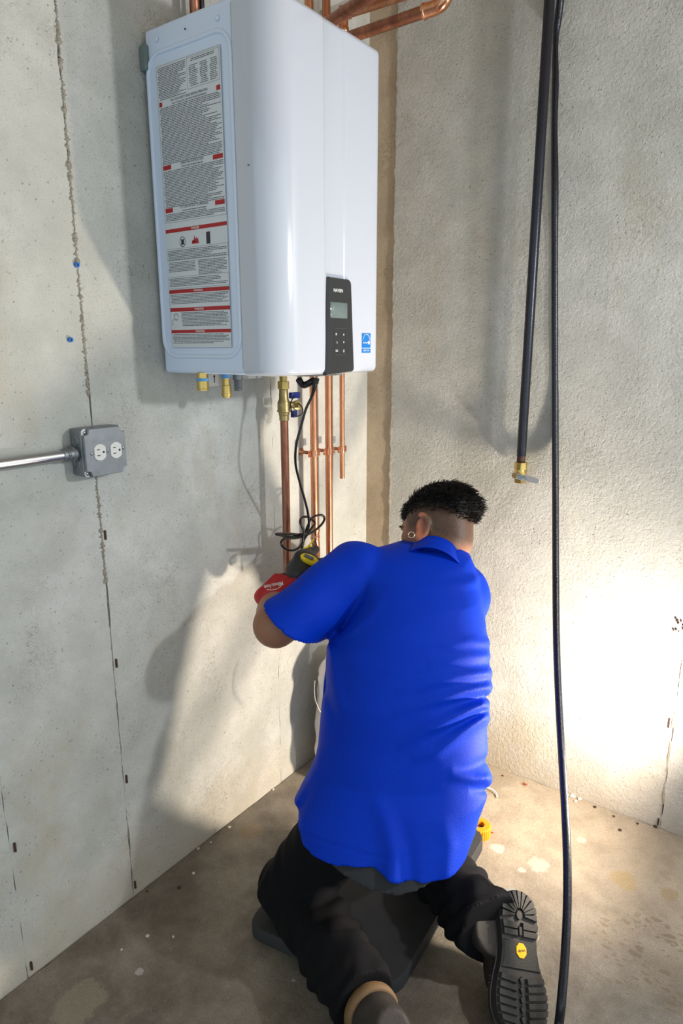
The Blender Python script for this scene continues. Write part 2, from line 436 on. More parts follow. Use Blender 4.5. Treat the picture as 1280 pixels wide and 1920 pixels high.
def ridge(name, P0, P1, wid, hgt, seed, U, N, parent, mat, n=160):
    """ragged mortar fin left along a form seam."""
    r = np.random.default_rng(seed); bm = bmesh.new(); prev = None
    P0, P1 = np.asarray(P0, float), np.asarray(P1, float)
    env = np.abs(np.convolve(r.normal(0, 1, n), np.ones(5)/5, 'same'))*1.8
    for i in range(n):
        t = i/(n-1); c = P0+(P1-P0)*t+U*r.normal(0, wid*0.16)
        wd = wid*(0.25+min(1.6, env[i]))*0.5; h = hgt*(0.15+min(1.5, env[i])*r.uniform(0.4, 1.0))
        ring = [bm.verts.new(c-U*wd-N*0.001), bm.verts.new(c-U*wd*0.35+N*h), bm.verts.new(c+U*wd*0.5+N*h*0.7), bm.verts.new(c+U*wd-N*0.001)]
        if prev:
            for k in range(3): bm.faces.new((prev[k], prev[k+1], ring[k+1], ring[k]))
        prev = ring
    o = from_bm(name, bm, mat, parent, smooth=False); return o
ridge('mortar_ridge', (0.0005, -1.074, 1.28), (0.0005, -1.066, 2.6), 0.009, 0.0030, 3, EY, EX, wallL, MAT['mortar'], n=520)
ridge('mortar_ridge', (0.0005, -1.072, 0.86), (0.0005, -1.073, 1.12), 0.008, 0.0025, 8, EY, EX, wallL, MAT['mortar'], n=120)
ridge('mortar_ridge', (0.0, -1.072, 0.05), (0.0, -1.072, 1.12), 0.003, 0.0012, 4, EY, EX, wallL, MAT['mortar'])
ridge('mortar_ridge', (0.10, -0.0012, 0.5), (0.104, -0.0012, 2.6), 0.007, 0.0040, 5, EX, -EY, wallR, MAT['mortar'])
ridge('mortar_ridge', (1.052, -0.001, 0.02), (1.056, -0.001, 2.3), 0.005, 0.002, 6, EX, -EY, wallR, MAT['mortar'])

# floor slab with a ragged gap against both walls
def floor_slab():
    n = 220
    ys = -np.linspace(0, 1, n)**1.0*4.0; j = np.abs(jag(n, 0.0030, 40))+0.003
    xs = np.linspace(0, 1, n)*4.0; k = np.abs(jag(n, 0.0026, 41))+0.002
    pts = [(j[i], ys[i]-k[0] if i == 0 else ys[i], 0) for i in range(n-1, -1, -1)] + [(xs[i], -k[i], 0) for i in range(1, n)] + [(4.0, -4.0, 0)]
    bm = bmesh.new(); top = [bm.verts.new(p) for p in pts]; bot = [bm.verts.new((p[0], p[1], -0.08)) for p in pts]
    bm.faces.new(list(reversed(top)))
    m = len(top)
    for i in range(m):
        q = (i+1) % m; bm.faces.new((top[i], top[q], bot[q], bot[i]))
    bmesh.ops.triangulate(bm, faces=[f for f in bm.faces if len(f.verts) > 4])
    bmesh.ops.recalc_face_normals(bm, faces=bm.faces[:])
    o = from_bm('floor', bm, MAT['floor'], smooth=False); tag(o, 'stained bare concrete basement floor', kind='structure'); return o
floor = floor_slab()
bm = bmesh.new(); add_box(bm, (2.0, -2.0, HW+0.02), (4.2, 4.2, 0.03))
ceil = from_bm('ceiling', bm, MAT['joist'], smooth=False); tag(ceil, 'wooden basement ceiling', kind='structure')

def debris(name, label, cat, group, spots, mat, size, seed):
    r = np.random.default_rng(seed); bm = bmesh.new(); bmesh.ops.create_icosphere(bm, subdivisions=2, radius=1.0)
    for v in bm.verts:
        v.co *= 1+r.uniform(-0.28, 0.28)
        v.co.z *= 0.55
    me = bpy.data.meshes.new(name); bm.to_mesh(me); bm.free(); me.materials.append(mat)
    for i_, (x, y, s) in enumerate(spots):
        p = fl(x, y); o = bpy.data.objects.new(name, me); C.objects.link(o)
        o.location = (p[0], p[1], size*s*0.42); o.scale = (size*s,)*3; o.rotation_euler = (0, 0, r.uniform(0, 6))
        tag(o, label[i_], cat, group)
debris('plaster_chip', ['largest white plaster chip at the foot of the right wall, just right of the hose', 'rightmost white plaster chip at the foot of the right wall', 'lowest white plaster chip beside the hose by the wall', 'small white plaster chip closest to the hose'], 'debris', 'plaster chips by the right wall',
       [(1073, 1494, 1.3), (1086, 1499, 1.0), (1079, 1503, 0.8), (1065, 1491, 0.7)], MAT['chip'], 0.006, 1)
debris('pebble', ['dark pebble on the bright floor right of the hose, farthest from the wall', 'dark pebble by the right wall nearest the hose', 'dark speck on the floor below the large left wall shadow', 'tiny dark speck at the floor crack under the left wall', 'dark pebble by the wall, second from the right wall seam', 'dark pebble at the foot of the right wall seam', 'dark pebble by the right wall between the hose and the seam', 'dark pebble behind the shirt near the small leaf'], 'debris', 'pebbles strewn over the floor',
       [(1162, 1557, 0.9), (1115, 1514, 0.9), (336, 1665, 0.8), (275, 1672, 0.5), (1195, 1545, 0.7), (1228, 1551, 1.0), (1150, 1531, 0.7), (942, 1455, 0.6)], MAT['rust'], 0.0055, 2)
debris('grit', ['pale grit crumb farthest into the shadow of the man by the left wall', 'pale grit crumb on the shaded floor between wall and knee', 'larger pale grit crumb low on the floor at left', 'tiny pale grit crumb right of the larger one on the lower left floor', 'pale grit crumb on the sunlit floor nearest the blue shirt', 'pale grit speck lowest on the left floor', 'pale grit crumb beside the floor crack at the shadow tip', 'pale grit crumb against the floor crack under the shadow'], 'debris', 'pale grit by the left wall',
       [(372, 1592, 0.8), (363, 1638, 0.8), (276, 1756, 0.9), (325, 1757, 0.6), (512, 1481, 0.8), (228, 1781, 0.5), (430, 1552, 0.9), (395, 1580, 0.6)], MAT['chip'], 0.0055, 3)
p_ = fl(984, 1472)
bm = bmesh.new(); vs = [bm.verts.new((p_[0]+0.011*math.cos(a)*(1 if k % 2 else 0.55), p_[1]+0.008*math.sin(a)*(1 if k % 2 else 0.6), 0.002+0.004*(k % 2))) for k, a in enumerate(np.linspace(0, 2*PI, 10)[:-1])]
c_ = bm.verts.new((p_[0], p_[1], 0.003))
for k in range(9): bm.faces.new((c_, vs[k], vs[(k+1) % 9]))
tag(from_bm('dry_leaf', bm, MAT['leaf'], smooth=False), 'tiny crumpled brown leaf near the right wall', 'leaf')

# snap-tie ends left in the seams (own little things)
def tie(P, N, label, group=None, L=0.022):
    bm = bmesh.new(); add_box(bm, np.asarray(P)+N*0.002, (0.004 if abs(N[0]) < .5 else 0.006, 0.004 if abs(N[1]) < .5 else 0.006, L), bevel=0.0006, seg=1)
    tag(from_bm('snap_tie', bm, MAT['rust'], smooth=False), label, 'tie end', group)
for (q, lb) in (((196, 1003), 'rusty snap tie end in the left wall below the outlet box'), ((217, 1243), 'rusty snap tie end in the left wall seam beside the man shadow top'),
                ((236, 1460), 'rusty snap tie end low in the left wall seam'), ((27, 1588), 'rusty snap tie end in the leftmost wall seam'),
                ((58, 1810), 'rusty snap tie end just above the floor at the far left'), ((252, 1658), 'rusty snap tie end just above the floor crack')):
    tie(wl(*q), EX, lb)
tie(wr(1234, 1540), -EY, 'rusty snap tie end at the bottom of the right wall seam'); tie(wr(1254, 1355), -EY, 'rusty snap tie end in the bright part of the right wall seam', L=0.03)

# chipped hole in the right wall seam
bm = bmesh.new(); r_ = np.random.default_rng(9); p_ = wr(1273, 1165, -0.001)
for k in range(16):
    q = p_+V(r_.uniform(-0.014, 0.018), -0.001, r_.uniform(-0.032, 0.012)); s = r_.uniform(0.003, 0.007)
    add_box(bm, q, (s, 0.004, s*1.2), axes=frame(-EY, V(r_.normal(), 0, r_.normal())), bevel=0.001, seg=1)
h_ = from_bm('chipped_aggregate', bm, MAT['rust'], wallR, smooth=False)

# blue wall anchors
for q, lb in (((145, 497), 'blue plastic wall anchor by the left wall seam, upper one'), ((133, 637), 'blue plastic wall anchor above the outlet box, lower one')):
    p_ = wl(*q)+EX*0.003-EY*0.003; t_ = thing('wall_anchor', p_, lb, 'wall anchor')
    bm = bmesh.new(); add_lathe(bm, p_-EX*0.004, EX, [(0, .005), (0.005, .0055), (0.0065, .0052), (0.0066, .0028), (0.002, .0026)], 20, caps=False)
    from_bm('collar', bm, MAT['blue_anchor'], t_)
    bm = bmesh.new(); add_lathe(bm, p_-EX*0.003, EX, [(0, .0027), (0.0035, .0025)], 14); from_bm('bore', bm, MAT['gap'], t_)

# ================================================================ outlet box and conduit
OY, OZ, S_ = -1.129, 1.1185, 0.102
ob = thing('outlet_box', (0.0, OY+S_/2, OZ), 'square galvanised steel outlet box with two white sockets on left wall', 'outlet')
bm = bmesh.new(); add_box(bm, (0.021, OY+S_/2, OZ+S_/2), (0.042, S_, S_), bevel=0.007, seg=3); from_bm('box_body', bm, MAT['steel'], ob, angle=0.6)
# cover plate with relieved corners
def notch(S, n=0.013, cut=((0, 1), (1, 0), (0, 0), (1, 1))):
    P = []
    for (a, b) in ((0, 0), (1, 0), (1, 1), (0, 1)):
        cx, cy = a*S, b*S; sx, sy = (1 if a == 0 else -1), (1 if b == 0 else -1)
        p1 = (cx, cy+sy*n); p2 = (cx+sx*n*0.8, cy+sy*n*0.8); p3 = (cx+sx*n, cy)
        P += [p1, p2, p3] if (a, b) in ((0, 0), (1, 1)) else [p3, p2, p1]
    return P
bm = bmesh.new(); add_prism(bm, rrect(S_, S_, 0.007, 5, S_/2, S_/2), (0.042, OY, OZ), EY, EZ, EX, 0.0022); from_bm('cover_flange', bm, MAT['steel_bright'], ob, smooth=False)
bm = bmesh.new(); add_prism(bm, notch(S_), (0.044, OY, OZ), EY, EZ, EX, 0.0085, 0.0028); from_bm('cover_plate', bm, MAT['steel'], ob, smooth=False)
def screw(P, N, r, parent, mat, slot=(0, 1, 0.3)):
    bm = bmesh.new(); add_lathe(bm, np.asarray(P), N, [(0, r), (r*0.35, r*0.95), (r*0.6, r*0.55), (r*0.62, 0.0001)], 18); s = from_bm('screw', bm, mat, parent)
    X, Y, Z = frame(N, slot); bm = bmesh.new(); add_box(bm, np.asarray(P)+Z*r*0.6, (r*1.5, r*0.28, r*0.12), axes=(X, Y, Z)); from_bm('slot', bm, MAT['ink_dark'], s, smooth=False); return s
FX = 0.0526
for (u, v) in ((0.015, 0.049), (0.0545, 0.0505), (0.0935, 0.0525)): screw((FX, OY+u, OZ+v), EX, 0.0030, ob, MAT['steel_bright'])
for (u, v, r) in ((0.008, 0.094, .0036), (0.006, 0.007, .0034), (0.095, 0.095, .0026)):
    screw((0.0443, OY+u, OZ+v), EX, r, ob, MAT['steel_bright'])
for u in (0.0345, 0.0745):
    v = 0.0505
    bm = bmesh.new()
    poly = []
    for k in range(40):
        a = 2*PI*k/40; x = 0.0172*math.cos(a); y = 0.0178*math.sin(a); poly.append((max(-0.0142, min(0.0142, x)), y))
    add_prism(bm, poly, (FX-0.002, OY+u, OZ+v), EY, EZ, EX, 0.0045, 0.0012); rc = from_bm('socket', bm, MAT['white_plastic'], ob, smooth=False)
    for (du, dv, wd) in ((-0.0045, 0.0062, 0.0062), (-0.0045, -0.0062, 0.0074)):
        bm = bmesh.new(); add_box(bm, (FX+0.00265, OY+u+du, OZ+v+dv), (0.0004, wd, 0.0018)); from_bm('blade_slot', bm, MAT['ink_dark'], rc, smooth=False)
    bm = bmesh.new(); add_lathe(bm, (FX+0.0024, OY+u+0.008, OZ+v), EX, [(0, .0024), (0.0005, .0024)], 16); from_bm('ground_hole', bm, MAT['ink_dark'], rc)
for (zz, r) in ((0.075, 0.0095), (0.028, 0.0095)):
    bm = bmesh.new(); add_lathe(bm, (0.021, OY-0.0002, OZ+zz), -EY, [(0, r), (0.0005, r), (0.0006, r-0.001), (0.0002, r-0.0012)], 24, caps=False); from_bm('knockout', bm, MAT['steel_bright'], ob)
cz = float(wl(125, 853, 0.02)[2])
cd = thing('conduit', (0.02, OY-0.12, cz), 'horizontal galvanised steel conduit running into the outlet box', 'conduit')
bm = bmesh.new(); add_tube(bm, [(0.02, OY-0.028, cz), (0.02, OY-0.6, cz), (0.02, OY-2.6, cz)], 0.0117, 28); from_bm('tube', bm, MAT['steel_bright'], cd, angle=0.6)
bm = bmesh.new(); add_lathe(bm, (0.02, OY-0.034, cz), EY, [(0, .0126), (0.001, .0138), (0.008, .0138), (0.0095, .0128), (0.014, .0128), (0.015, .0142), (0.022, .0142), (0.024, .0165), (0.030, .0165), (0.0338, .0150)], 28)
from_bm('connector', bm, MAT['steel'], cd, angle=0.5); screw((0.0335, OY-0.022, cz+0.002), EX, 0.003, cd, MAT['steel_bright'])

# ================================================================ water heater
GX, GY, GZ, HD, HWD, HH = 0.0106, -0.8732, 1.325, 0.3524, 0.3845, 0.712
XF = GX+HD; YR = GY+HWD; ZT = GZ+HH
heater = thing('water_heater', (GX, GY+HWD/2, GZ), 'white wall-hung tankless water heater with black control panel', 'water heater')
def Sd(x, y): d = ray(x, y); P = CAM+d*((GY-0.0012)-CAM[1])/d[1]; return P       # on its left side panel
XS = float(Sd(456, 700)[0])
# back case
bm = bmesh.new(); add_box(bm, ((GX+XS)/2+0.003, GY+HWD/2, GZ+HH/2), (XS-GX+0.006, HWD-0.003, HH-0.004), bevel=0.009, seg=4); from_bm('back_case', bm, MAT['side_enamel'], heater, angle=0.7)
# front cover: plan outline with big soft left corner, shallow channel and small right corner
YC0 = float(wl(609, 300, XF)[1]); YC1 = float(wl(646, 300, XF)[1])
def cover_outline():
    P = [(XS, GY)]
    rx, ry = XF-XS-0.012, 0.090
    for k in range(25):
        a = PI/2*k/24; e = 2.25
        P.append((XS+0.012+rx*math.sin(a)**(2/e), GY+ry-ry*math.cos(a)**(2/e)))
    for y in np.linspace(GY+ry+0.01, YC0-0.006, 6): P.append((XF, y))
    P += [(XF-0.0002, YC0-0.002), (XF-0.0016, YC0), (XF-0.0022, YC0+0.002), (XF-0.0022, YC1-0.006), (XF-0.0022, YC1-0.003), (XF-0.001, YC1-0.001), (XF, YC1+0.002)]
    for y in np.linspace(YC1+0.01, YR-0.022, 6): P.append((XF, y))
    for k in range(1, 11):
        a = PI/2*k/10; P.append((XF-0.02+0.02*math.cos(a), YR-0.02+0.02*math.sin(a)))
    P.append((XS, YR)); return np.array(P)
O = cover_outline()
Tn = np.gradient(O, axis=0); Nn = np.stack([Tn[:, 1], -Tn[:, 0]], 1); Nn /= np.linalg.norm(Nn, axis=1)[:, None]
Rr = 0.014; lev = []
for k in range(8):
    a = PI/2*k/7; lev.append((GZ+Rr-Rr*math.cos(a), Rr-Rr*math.sin(a)))
lev = lev[:]+[(ZT-(z-GZ), i) for z, i in reversed(lev)]
vs, fs = [], []
for (z, i) in lev:
    Q = O-Nn*i; Q[:, 0] = np.maximum(Q[:, 0], XS)
    vs += [(q[0], q[1], z) for q in Q]
m = len(O)
for a in range(len(lev)-1):
    for k in range(m-1): fs.append((a*m+k, a*m+k+1, (a+1)*m+k+1, (a+1)*m+k))
fs.append(tuple(range(m-1, -1, -1))); fs.append(tuple(range((len(lev)-1)*m, len(lev)*m)))
me = mesh_np('front_cover', vs, fs)
try: me.set_sharp_from_angle(angle=0.9)
except Exception: pass
link('front_cover', me, heater, MAT['white_enamel'])
# seam shadow strip between case and cover
bm = bmesh.new(); add_box(bm, (XS-0.0008, GY+0.0008, GZ+HH/2), (0.0016, 0.002, HH-0.03)); from_bm('seam', bm, MAT['grey_plastic'], heater, smooth=False)
# raised bead framing the label on the side panel
bx0, bx1 = float(Sd(292, 400)[0]), float(Sd(441, 400)[0]); bz0, bz1 = float(Sd(330, 668)[2]), float(Sd(300, 96)[2])
pl = rrect(bx1-bx0, bz1-bz0, 0.04, 10, (bx0+bx1)/2, (bz0+bz1)/2); pl.append(pl[0]); pl.append(pl[1])
bm = bmesh.new(); add_tube(bm, [(p[0], GY+0.0022, p[1]) for p in pl], 0.0052, 12, caps=False); from_bm('embossed_bead', bm, MAT['side_enamel'], heater)
for q, r in (((292, 73), .0048), ((406, 33), .0048), ((465, 309), .0012), ((346, 54), .0014)):
    p_ = Sd(*q); bm = bmesh.new(); add_lathe(bm, (p_[0], GY+0.0005, p_[2]), -EY, [(0, r*1.15), (0.0015, r), (0.003, r*0.5), (0.0032, 0.0002)], 18); from_bm('dimple', bm, MAT['side_enamel'] if r > .003 else MAT['ink_dark'], heater)
bm = bmesh.new(); a_, b_ = Sd(352, 652), Sd(408, 654); add_box(bm, ((a_[0]+b_[0])/2, GY-0.0006, a_[2]), (b_[0]-a_[0], 0.001, 0.0016), bevel=0.0004, seg=1); from_bm('embossed_line', bm, MAT['side_enamel'], heater)
# teal knob at back edge
p_ = wl(267, 108, 0.012); bm = bmesh.new(); add_box(bm, (0.013, GY-0.002, p_[2]), (0.02, 0.014, 0.05), bevel=0.006, seg=3); from_bm('side_clip', bm, MAT['lcd'], heater)

# ---- the printed label sheet
LX0 = float(Sd(312, 400)[0])-0.006; LX1 = float(Sd(424, 400)[0])+0.001
LZ1 = float(Sd(297, 124)[2]); LZ0 = float(Sd(326, 652)[2])
bm = bmesh.new(); add_box(bm, ((LX0+LX1)/2, GY-0.0010, (LZ0+LZ1)/2), (LX1-LX0, 0.0006, LZ1-LZ0)); sheet = from_bm('label_sheet', bm, MAT['sheet'], heater, smooth=False)
YL = GY-0.00145
def zl(x, y): return float(Sd(x, y)[2])
def rect(bm, x0, x1, z0, z1, y=YL):
    if bm is red:
        b = bmesh.new(); rect(b, x0, x1, z0, z1, y); from_bm('red_bar', b, MAT['red_ink'], sheet, smooth=False); return
    v = [bm.verts.new(p) for p in ((x0, y, z0), (x1, y, z0), (x1, y, z1), (x0, y, z1))]; bm.faces.new(v)
Wd = LX1-LX0
def frac(f): return LX0+Wd*f
red = bmesh.new(); ink = bmesh.new(); lines = bmesh.new(); R = random.Random(4)
def para(f0, f1, z1, z0, pitch=0.0031, h=0.0013, indent=0.0):
    z = z1-pitch*0.6
    while z > z0:
        x = frac(f0)+(R.random() < 0.3)*0.003+indent; end = frac(f1)-(R.random()**3)*0.3*(f1-f0)*Wd
        while x < end:
            wdt = R.uniform(0.002, 0.0085); x2 = min(x+wdt, end)
            rect(ink, x, x2, z-h/2, z+h/2); x = x2+R.uniform(0.0007, 0.0012)
        z -= pitch
def outline(f0, f1, z0, z1, t=0.0005):
    a, b = frac(f0), frac(f1)
    rect(lines, a, b, z0, z0+t); rect(lines, a, b, z1-t, z1); rect(lines, a, a+t, z0, z1); rect(lines, b-t, b, z0, z1)
L0 = 0.02; L1 = 0.98
za = LZ1-0.004; zb = zl(301, 190)
para(L0, 0.47, za, zb); outline(0.49, L1, zb+0.006, za)
rp = (za-zb-0.020)/6.4
for kk in range(6): para(0.52, 0.66, za-0.013-kk*rp, za-0.020-kk*rp, 0.0034); para(0.69, 0.81, za-0.013-kk*rp, za-0.020-kk*rp, 0.0034); para(0.84, 0.95, za-0.013-kk*rp, za-0.020-kk*rp, 0.0034)
para(0.55, 0.92, za-0.002, za-0.008, 0.003)
def head(ztop, zbot, txt, sub, wleft, wright, size):
    zc = (ztop+zbot)/2
    rect(red, frac(L0), frac(L0)+wleft, zc-0.0045, zc+0.0045); rect(red, frac(L1)-wright, frac(L1), zc-0.0045, zc+0.0045)
    text_mesh('heading', txt, size, (frac(0.5), YL, zc+0.0028), EX, EZ, MAT['ink_dark'], sheet, xscale=0.84)
    text_mesh('heading', sub, size*0.72, (frac(0.5), YL, zc-0.0038), EX, EZ, MAT['ink_dark'], sheet, xscale=0.8)
h1 = (zl(301, 192), zl(302, 202)); h2 = (zl(307, 311), zl(308, 321)); h3 = (zl(312, 391), zl(313, 401))
head(*h1, 'FOR YOUR SAFETY READ BEFORE OPERATING', 'POUR VOTRE SECURITE, LISEZ AVANT DE METTRE EN MARCHE', 0.009, 0.011, 0.0064)
para(L0, L1, h1[1]-0.001, h2[0]+0.001)
head(*h2, 'OPERATING INSTRUCTION', 'INSTRUCTIONS DE MISE EN MARCHE', 0.026, 0.029, 0.0068)
para(L0, L1, h2[1]-0.001, h3[0]+0.001)
head(*h3, 'TO TURN OFF GAS TO APPLIANCE', 'Comment couper l\'admission de gaz de l\'appareil', 0.024, 0.028, 0.0066)
para(L0, L1, h3[1]-0.001, zl(314, 417)); outline(0.0, 1.0, zl(314, 419), LZ1-0.001)
D1, D0 = zl(314, 431), zl(314, 438)
rect(red, frac(0.0), frac(1.0), D0, D1); text_mesh('heading', 'DANGER', 0.0062, (frac(0.5), YL-0.0002, (D0+D1)/2), EX, EZ, MAT['print_white'], sheet)
# pictograms: crossed fuel can, flames, block
pz = zl(345, 452)-0.001; pxx = frac(0.28)
cir = bmesh.new()
for k in range(36):
    a, b = 2*PI*k/36, 2*PI*(k+1)/36
    v = [cir.verts.new((pxx+r*math.cos(t), YL, pz+r*1.15*math.sin(t))) for t, r in ((a, .0095), (b, .0095), (b, .0082), (a, .0082))]; cir.faces.new(v)
rect(cir, pxx-0.0042, pxx+0.0042, pz-0.006, pz+0.005)
for s in (-1, 1):
    v = [cir.verts.new((pxx+s*a, YL-0.0001, pz+b)) for a, b in ((-.007, -.0068), (-.006, -.0078), (.007, .0068), (.006, .0078))]
    cir.faces.new(v if s > 0 else list(reversed(v)))
c2 = bmesh.new(); rect(c2, frac(0.70)-0.0055, frac(0.70)+0.0065, pz-0.0105, pz+0.0135); from_bm('heater_picture', c2, MAT['ink'], sheet, smooth=False)
from_bm('pictogram', cir, MAT['ink_dark'], sheet, smooth=False)
fm = bmesh.new(); fx = frac(0.50)
P = [(-.013, -.007), (-.012, -.002), (-.009, .001), (-.009, -.003), (-.005, .004), (-.004, .0105), (-.001, .004), (.001, .002), (.003, .0075), (.005, .001), (.0075, .005), (.008, -.002), (.010, -.007)]
vv = [fm.verts.new((fx+a, YL, pz+b)) for a, b in P]; c0 = fm.verts.new((fx-0.001, YL, pz-.005))
for k in range(len(vv)): fm.faces.new((c0, vv[k], vv[(k+1) % len(vv)]))
from_bm('flame_print', fm, MAT['red_ink'], sheet, smooth=False)
para(L0, L1, zl(318, 470), zl(318, 489)); outline(0.0, 1.0, zl(318, 490), zl(318, 468)); para(L0, 0.48, zl(319, 492), zl(319, 512)); para(0.52, L1, zl(319, 492), zl(319, 519))
para(L0, L1, zl(321, 522), zl(321, 540)); outline(0.0, 1.0, zl(321, 542), zl(321, 520))
for (y0, y1, yb) in ((544, 551, 572), (578, 585, 614), (619, 625, 645)):
    rect(red, frac(0.0), frac(1.0), zl(322, y1), zl(322, y0)); text_mesh('heading', 'WARNING', 0.006, (frac(0.5), YL-0.0002, (zl(322, y1)+zl(322, y0))/2), EX, EZ, MAT['print_white'], sheet)
    if y0 == 578:
        para(0.19, L1, zl(323, y1+1), zl(323, yb)); text_mesh('heading', 'HOT', 0.0052, (frac(0.10), YL, zl(323, 600)), EX, EZ, MAT['ink_dark'], sheet)
        hd = bmesh.new(); add_tube(hd, catmull([(frac(0.04), YL, zl(323, 610)), (frac(0.03), YL, zl(323, 603)), (frac(0.07), YL, zl(323, 596)), (frac(0.06), YL, zl(323, 591)), (frac(0.11), YL, zl(323, 589)), (frac(0.14), YL, zl(323, 594))], 4), 0.0005, 5); from_bm('pictogram', hd, MAT['ink'], sheet)
    else: para(L0, L1, zl(323, y1+1), zl(323, yb))
outline(0.0, 1.0, LZ0, zl(322, 544))
from_bm('fine_print', ink, MAT['ink'], sheet, smooth=False)['kind'] = 'stuff'
from_bm('ruled_box', lines, MAT['ink'], sheet, smooth=False); red.free()

# ---- control panel on the front
def Fr(x, y, X=XF): return wl(x, y, X)
cpb, cpt = float(Fr(636, 702)[2]), float(Fr(634, 519)[2])
corner = [Fr(609, 704), Fr(661, 697), Fr(656, 524), Fr(613, 518)]
bl, br, tr_, tl = [(c[1], c[2]) for c in corner]
poly = []
def arc(c, r, a0, a1, n=6): return [(c[0]+r*math.cos(a0+(a1-a0)*k/n), c[1]+r*math.sin(a0+(a1-a0)*k/n)) for k in range(n+1)]
poly += arc((bl[0]+0.004, bl[1]+0.004), 0.004, PI, 1.5*PI)+arc((br[0]-0.009, br[1]+0.009), 0.009, 1.5*PI, 2*PI)+arc((tr_[0]-0.014, tr_[1]-0.014), 0.014, 0, PI/2)+arc((tl[0]+0.004, tl[1]-0.004), 0.004, PI/2, PI)
bm = bmesh.new(); add_prism(bm, poly, (XF-0.006, 0, 0), EY, EZ, EX, 0.0105, 0.004); cp = from_bm('control_panel', bm, MAT['black_gloss'], heater, angle=0.5)
XP = XF+0.0048
a_ = Fr(619, 567, XP); b_ = Fr(651, 597, XP)
bm = bmesh.new(); add_box(bm, (XP-0.0002, (a_[1]+b_[1])/2, (a_[2]+b_[2])/2+0.0005), (0.0012, b_[1]-a_[1], abs(a_[2]-b_[2])+0.002), bevel=0.0004, seg=1); from_bm('screen', bm, MAT['lcd'], cp)
p_ = Fr(634, 545, XP); text_mesh('logo', 'NAVIEN', 0.0098, (XP+0.0002, p_[1], p_[2]), EY, EZ, MAT['print_white'], cp, xscale=1.02)
p_ = Fr(638, 641, XP); bm = bmesh.new(); pw, ph = 0.046, 0.058
for (dy, dz, wy, wz) in ((0, ph/2, pw, .0006), (0, -ph/2, pw, .0006), (-pw/2, 0, .0006, ph), (pw/2, 0, .0006, ph)): add_box(bm, (XP+0.0001, p_[1]+dy, p_[2]+dz), (0.0006, wy, wz))
from_bm('keypad_border', bm, MAT['grey_dark'], cp, smooth=False)
for q, s in (((630, 627), 'M'), ((644, 627), 'UP'), ((631, 642), 'BK'), ((644, 642), 'DN'), ((631, 658), 'OK'), ((644, 658), 'PW')):
    g = Fr(*q, XP); g = V(XP+0.0004, g[1], g[2]); bm = bmesh.new()
    if s == 'M': text_mesh('key_symbol', 'M', 0.0075, g, EY, EZ, MAT['print_white'], cp); bm.free(); continue
    if s == 'OK': text_mesh('key_symbol', 'OK', 0.0068, g, EY, EZ, MAT['print_white'], cp); bm.free(); continue
    if s in ('UP', 'DN'):
        k = 1 if s == 'UP' else -1
        v = [bm.verts.new(g+EY*a+EZ*b*k) for a, b in ((-.0022, -.0022), (.0022, -.0022), (0, .0028))]; bm.faces.new(v if k > 0 else list(reversed(v)))
    elif s == 'BK': add_tube(bm, catmull([g+EY*a+EZ*b for a, b in ((-.0028, .0012), (.001, .0012), (.0024, -.0005), (.001, -.0022), (-.001, -.0022))], 4), 0.0005, 6)
    else: add_tube(bm, [g+EY*.0024*math.cos(t)+EZ*.0026*math.sin(t) for t in np.linspace(PI*.68, PI*2.32, 18)], 0.0005, 6); add_tube(bm, [g+EZ*.0008, g+EZ*.0034], 0.0005, 6)
    from_bm('key_symbol', bm, MAT['print_white'], cp, smooth=False)
# blue efficiency sticker
a_ = Fr(678, 625); b_ = Fr(694, 661); sy, sz = (a_[1]+b_[1])/2, (a_[2]+b_[2])/2; sw, sh = abs(b_[1]-a_[1]), abs(a_[2]-b_[2])+0.001
bm = bmesh.new(); add_box(bm, (XF+0.0002, sy, sz), (0.0006, sw, sh)); st = from_bm('efficiency_sticker', bm, MAT['blue_sticker'], heater, smooth=False)
XQ = XF+0.0009; bm = bmesh.new()
add_tube(bm, [V(XQ, sy+sw*.40*math.cos(t), sz+sh*.12+sw*.40*math.sin(t)) for t in np.linspace(0.05, PI-0.05, 20)], 0.0007, 6)
v = [bm.verts.new((XQ, sy+a*sw, sz+b*sh)) for a, b in ((-.5, -.275), (.5, -.275), (.5, -.25), (-.5, -.25))]; bm.faces.new(v)
s0 = []
for k in range(10):
    r = (0.16 if k % 2 == 0 else 0.07)*sw*1.1; t = PI/2+2*PI*k/10; s0.append(bm.verts.new((XQ, sy+sw*0.30+r*math.cos(t), sz+sh*0.03+r*math.sin(t))))
c0 = bm.verts.new((XQ, sy+sw*0.30, sz+sh*0.03))
for k in range(10): bm.faces.new((c0, s0[k], s0[(k+1) % 10]))
add_tube(bm, catmull([V(XQ, sy+a*sw, sz+b*sh) for a, b in ((-.42, -.02), (-.3, .05), (-.22, -.02), (-.1, .05), (0, -.03), (.1, .04), (.2, .0))], 4), 0.0007, 6)
from_bm('emblem', bm, MAT['print_white'], st, smooth=False)
text_mesh('emblem_text', 'ENERGY STAR', 0.0052, (XQ, sy, sz-sh*0.385), EY, EZ, MAT['print_white'], st, xscale=0.78)

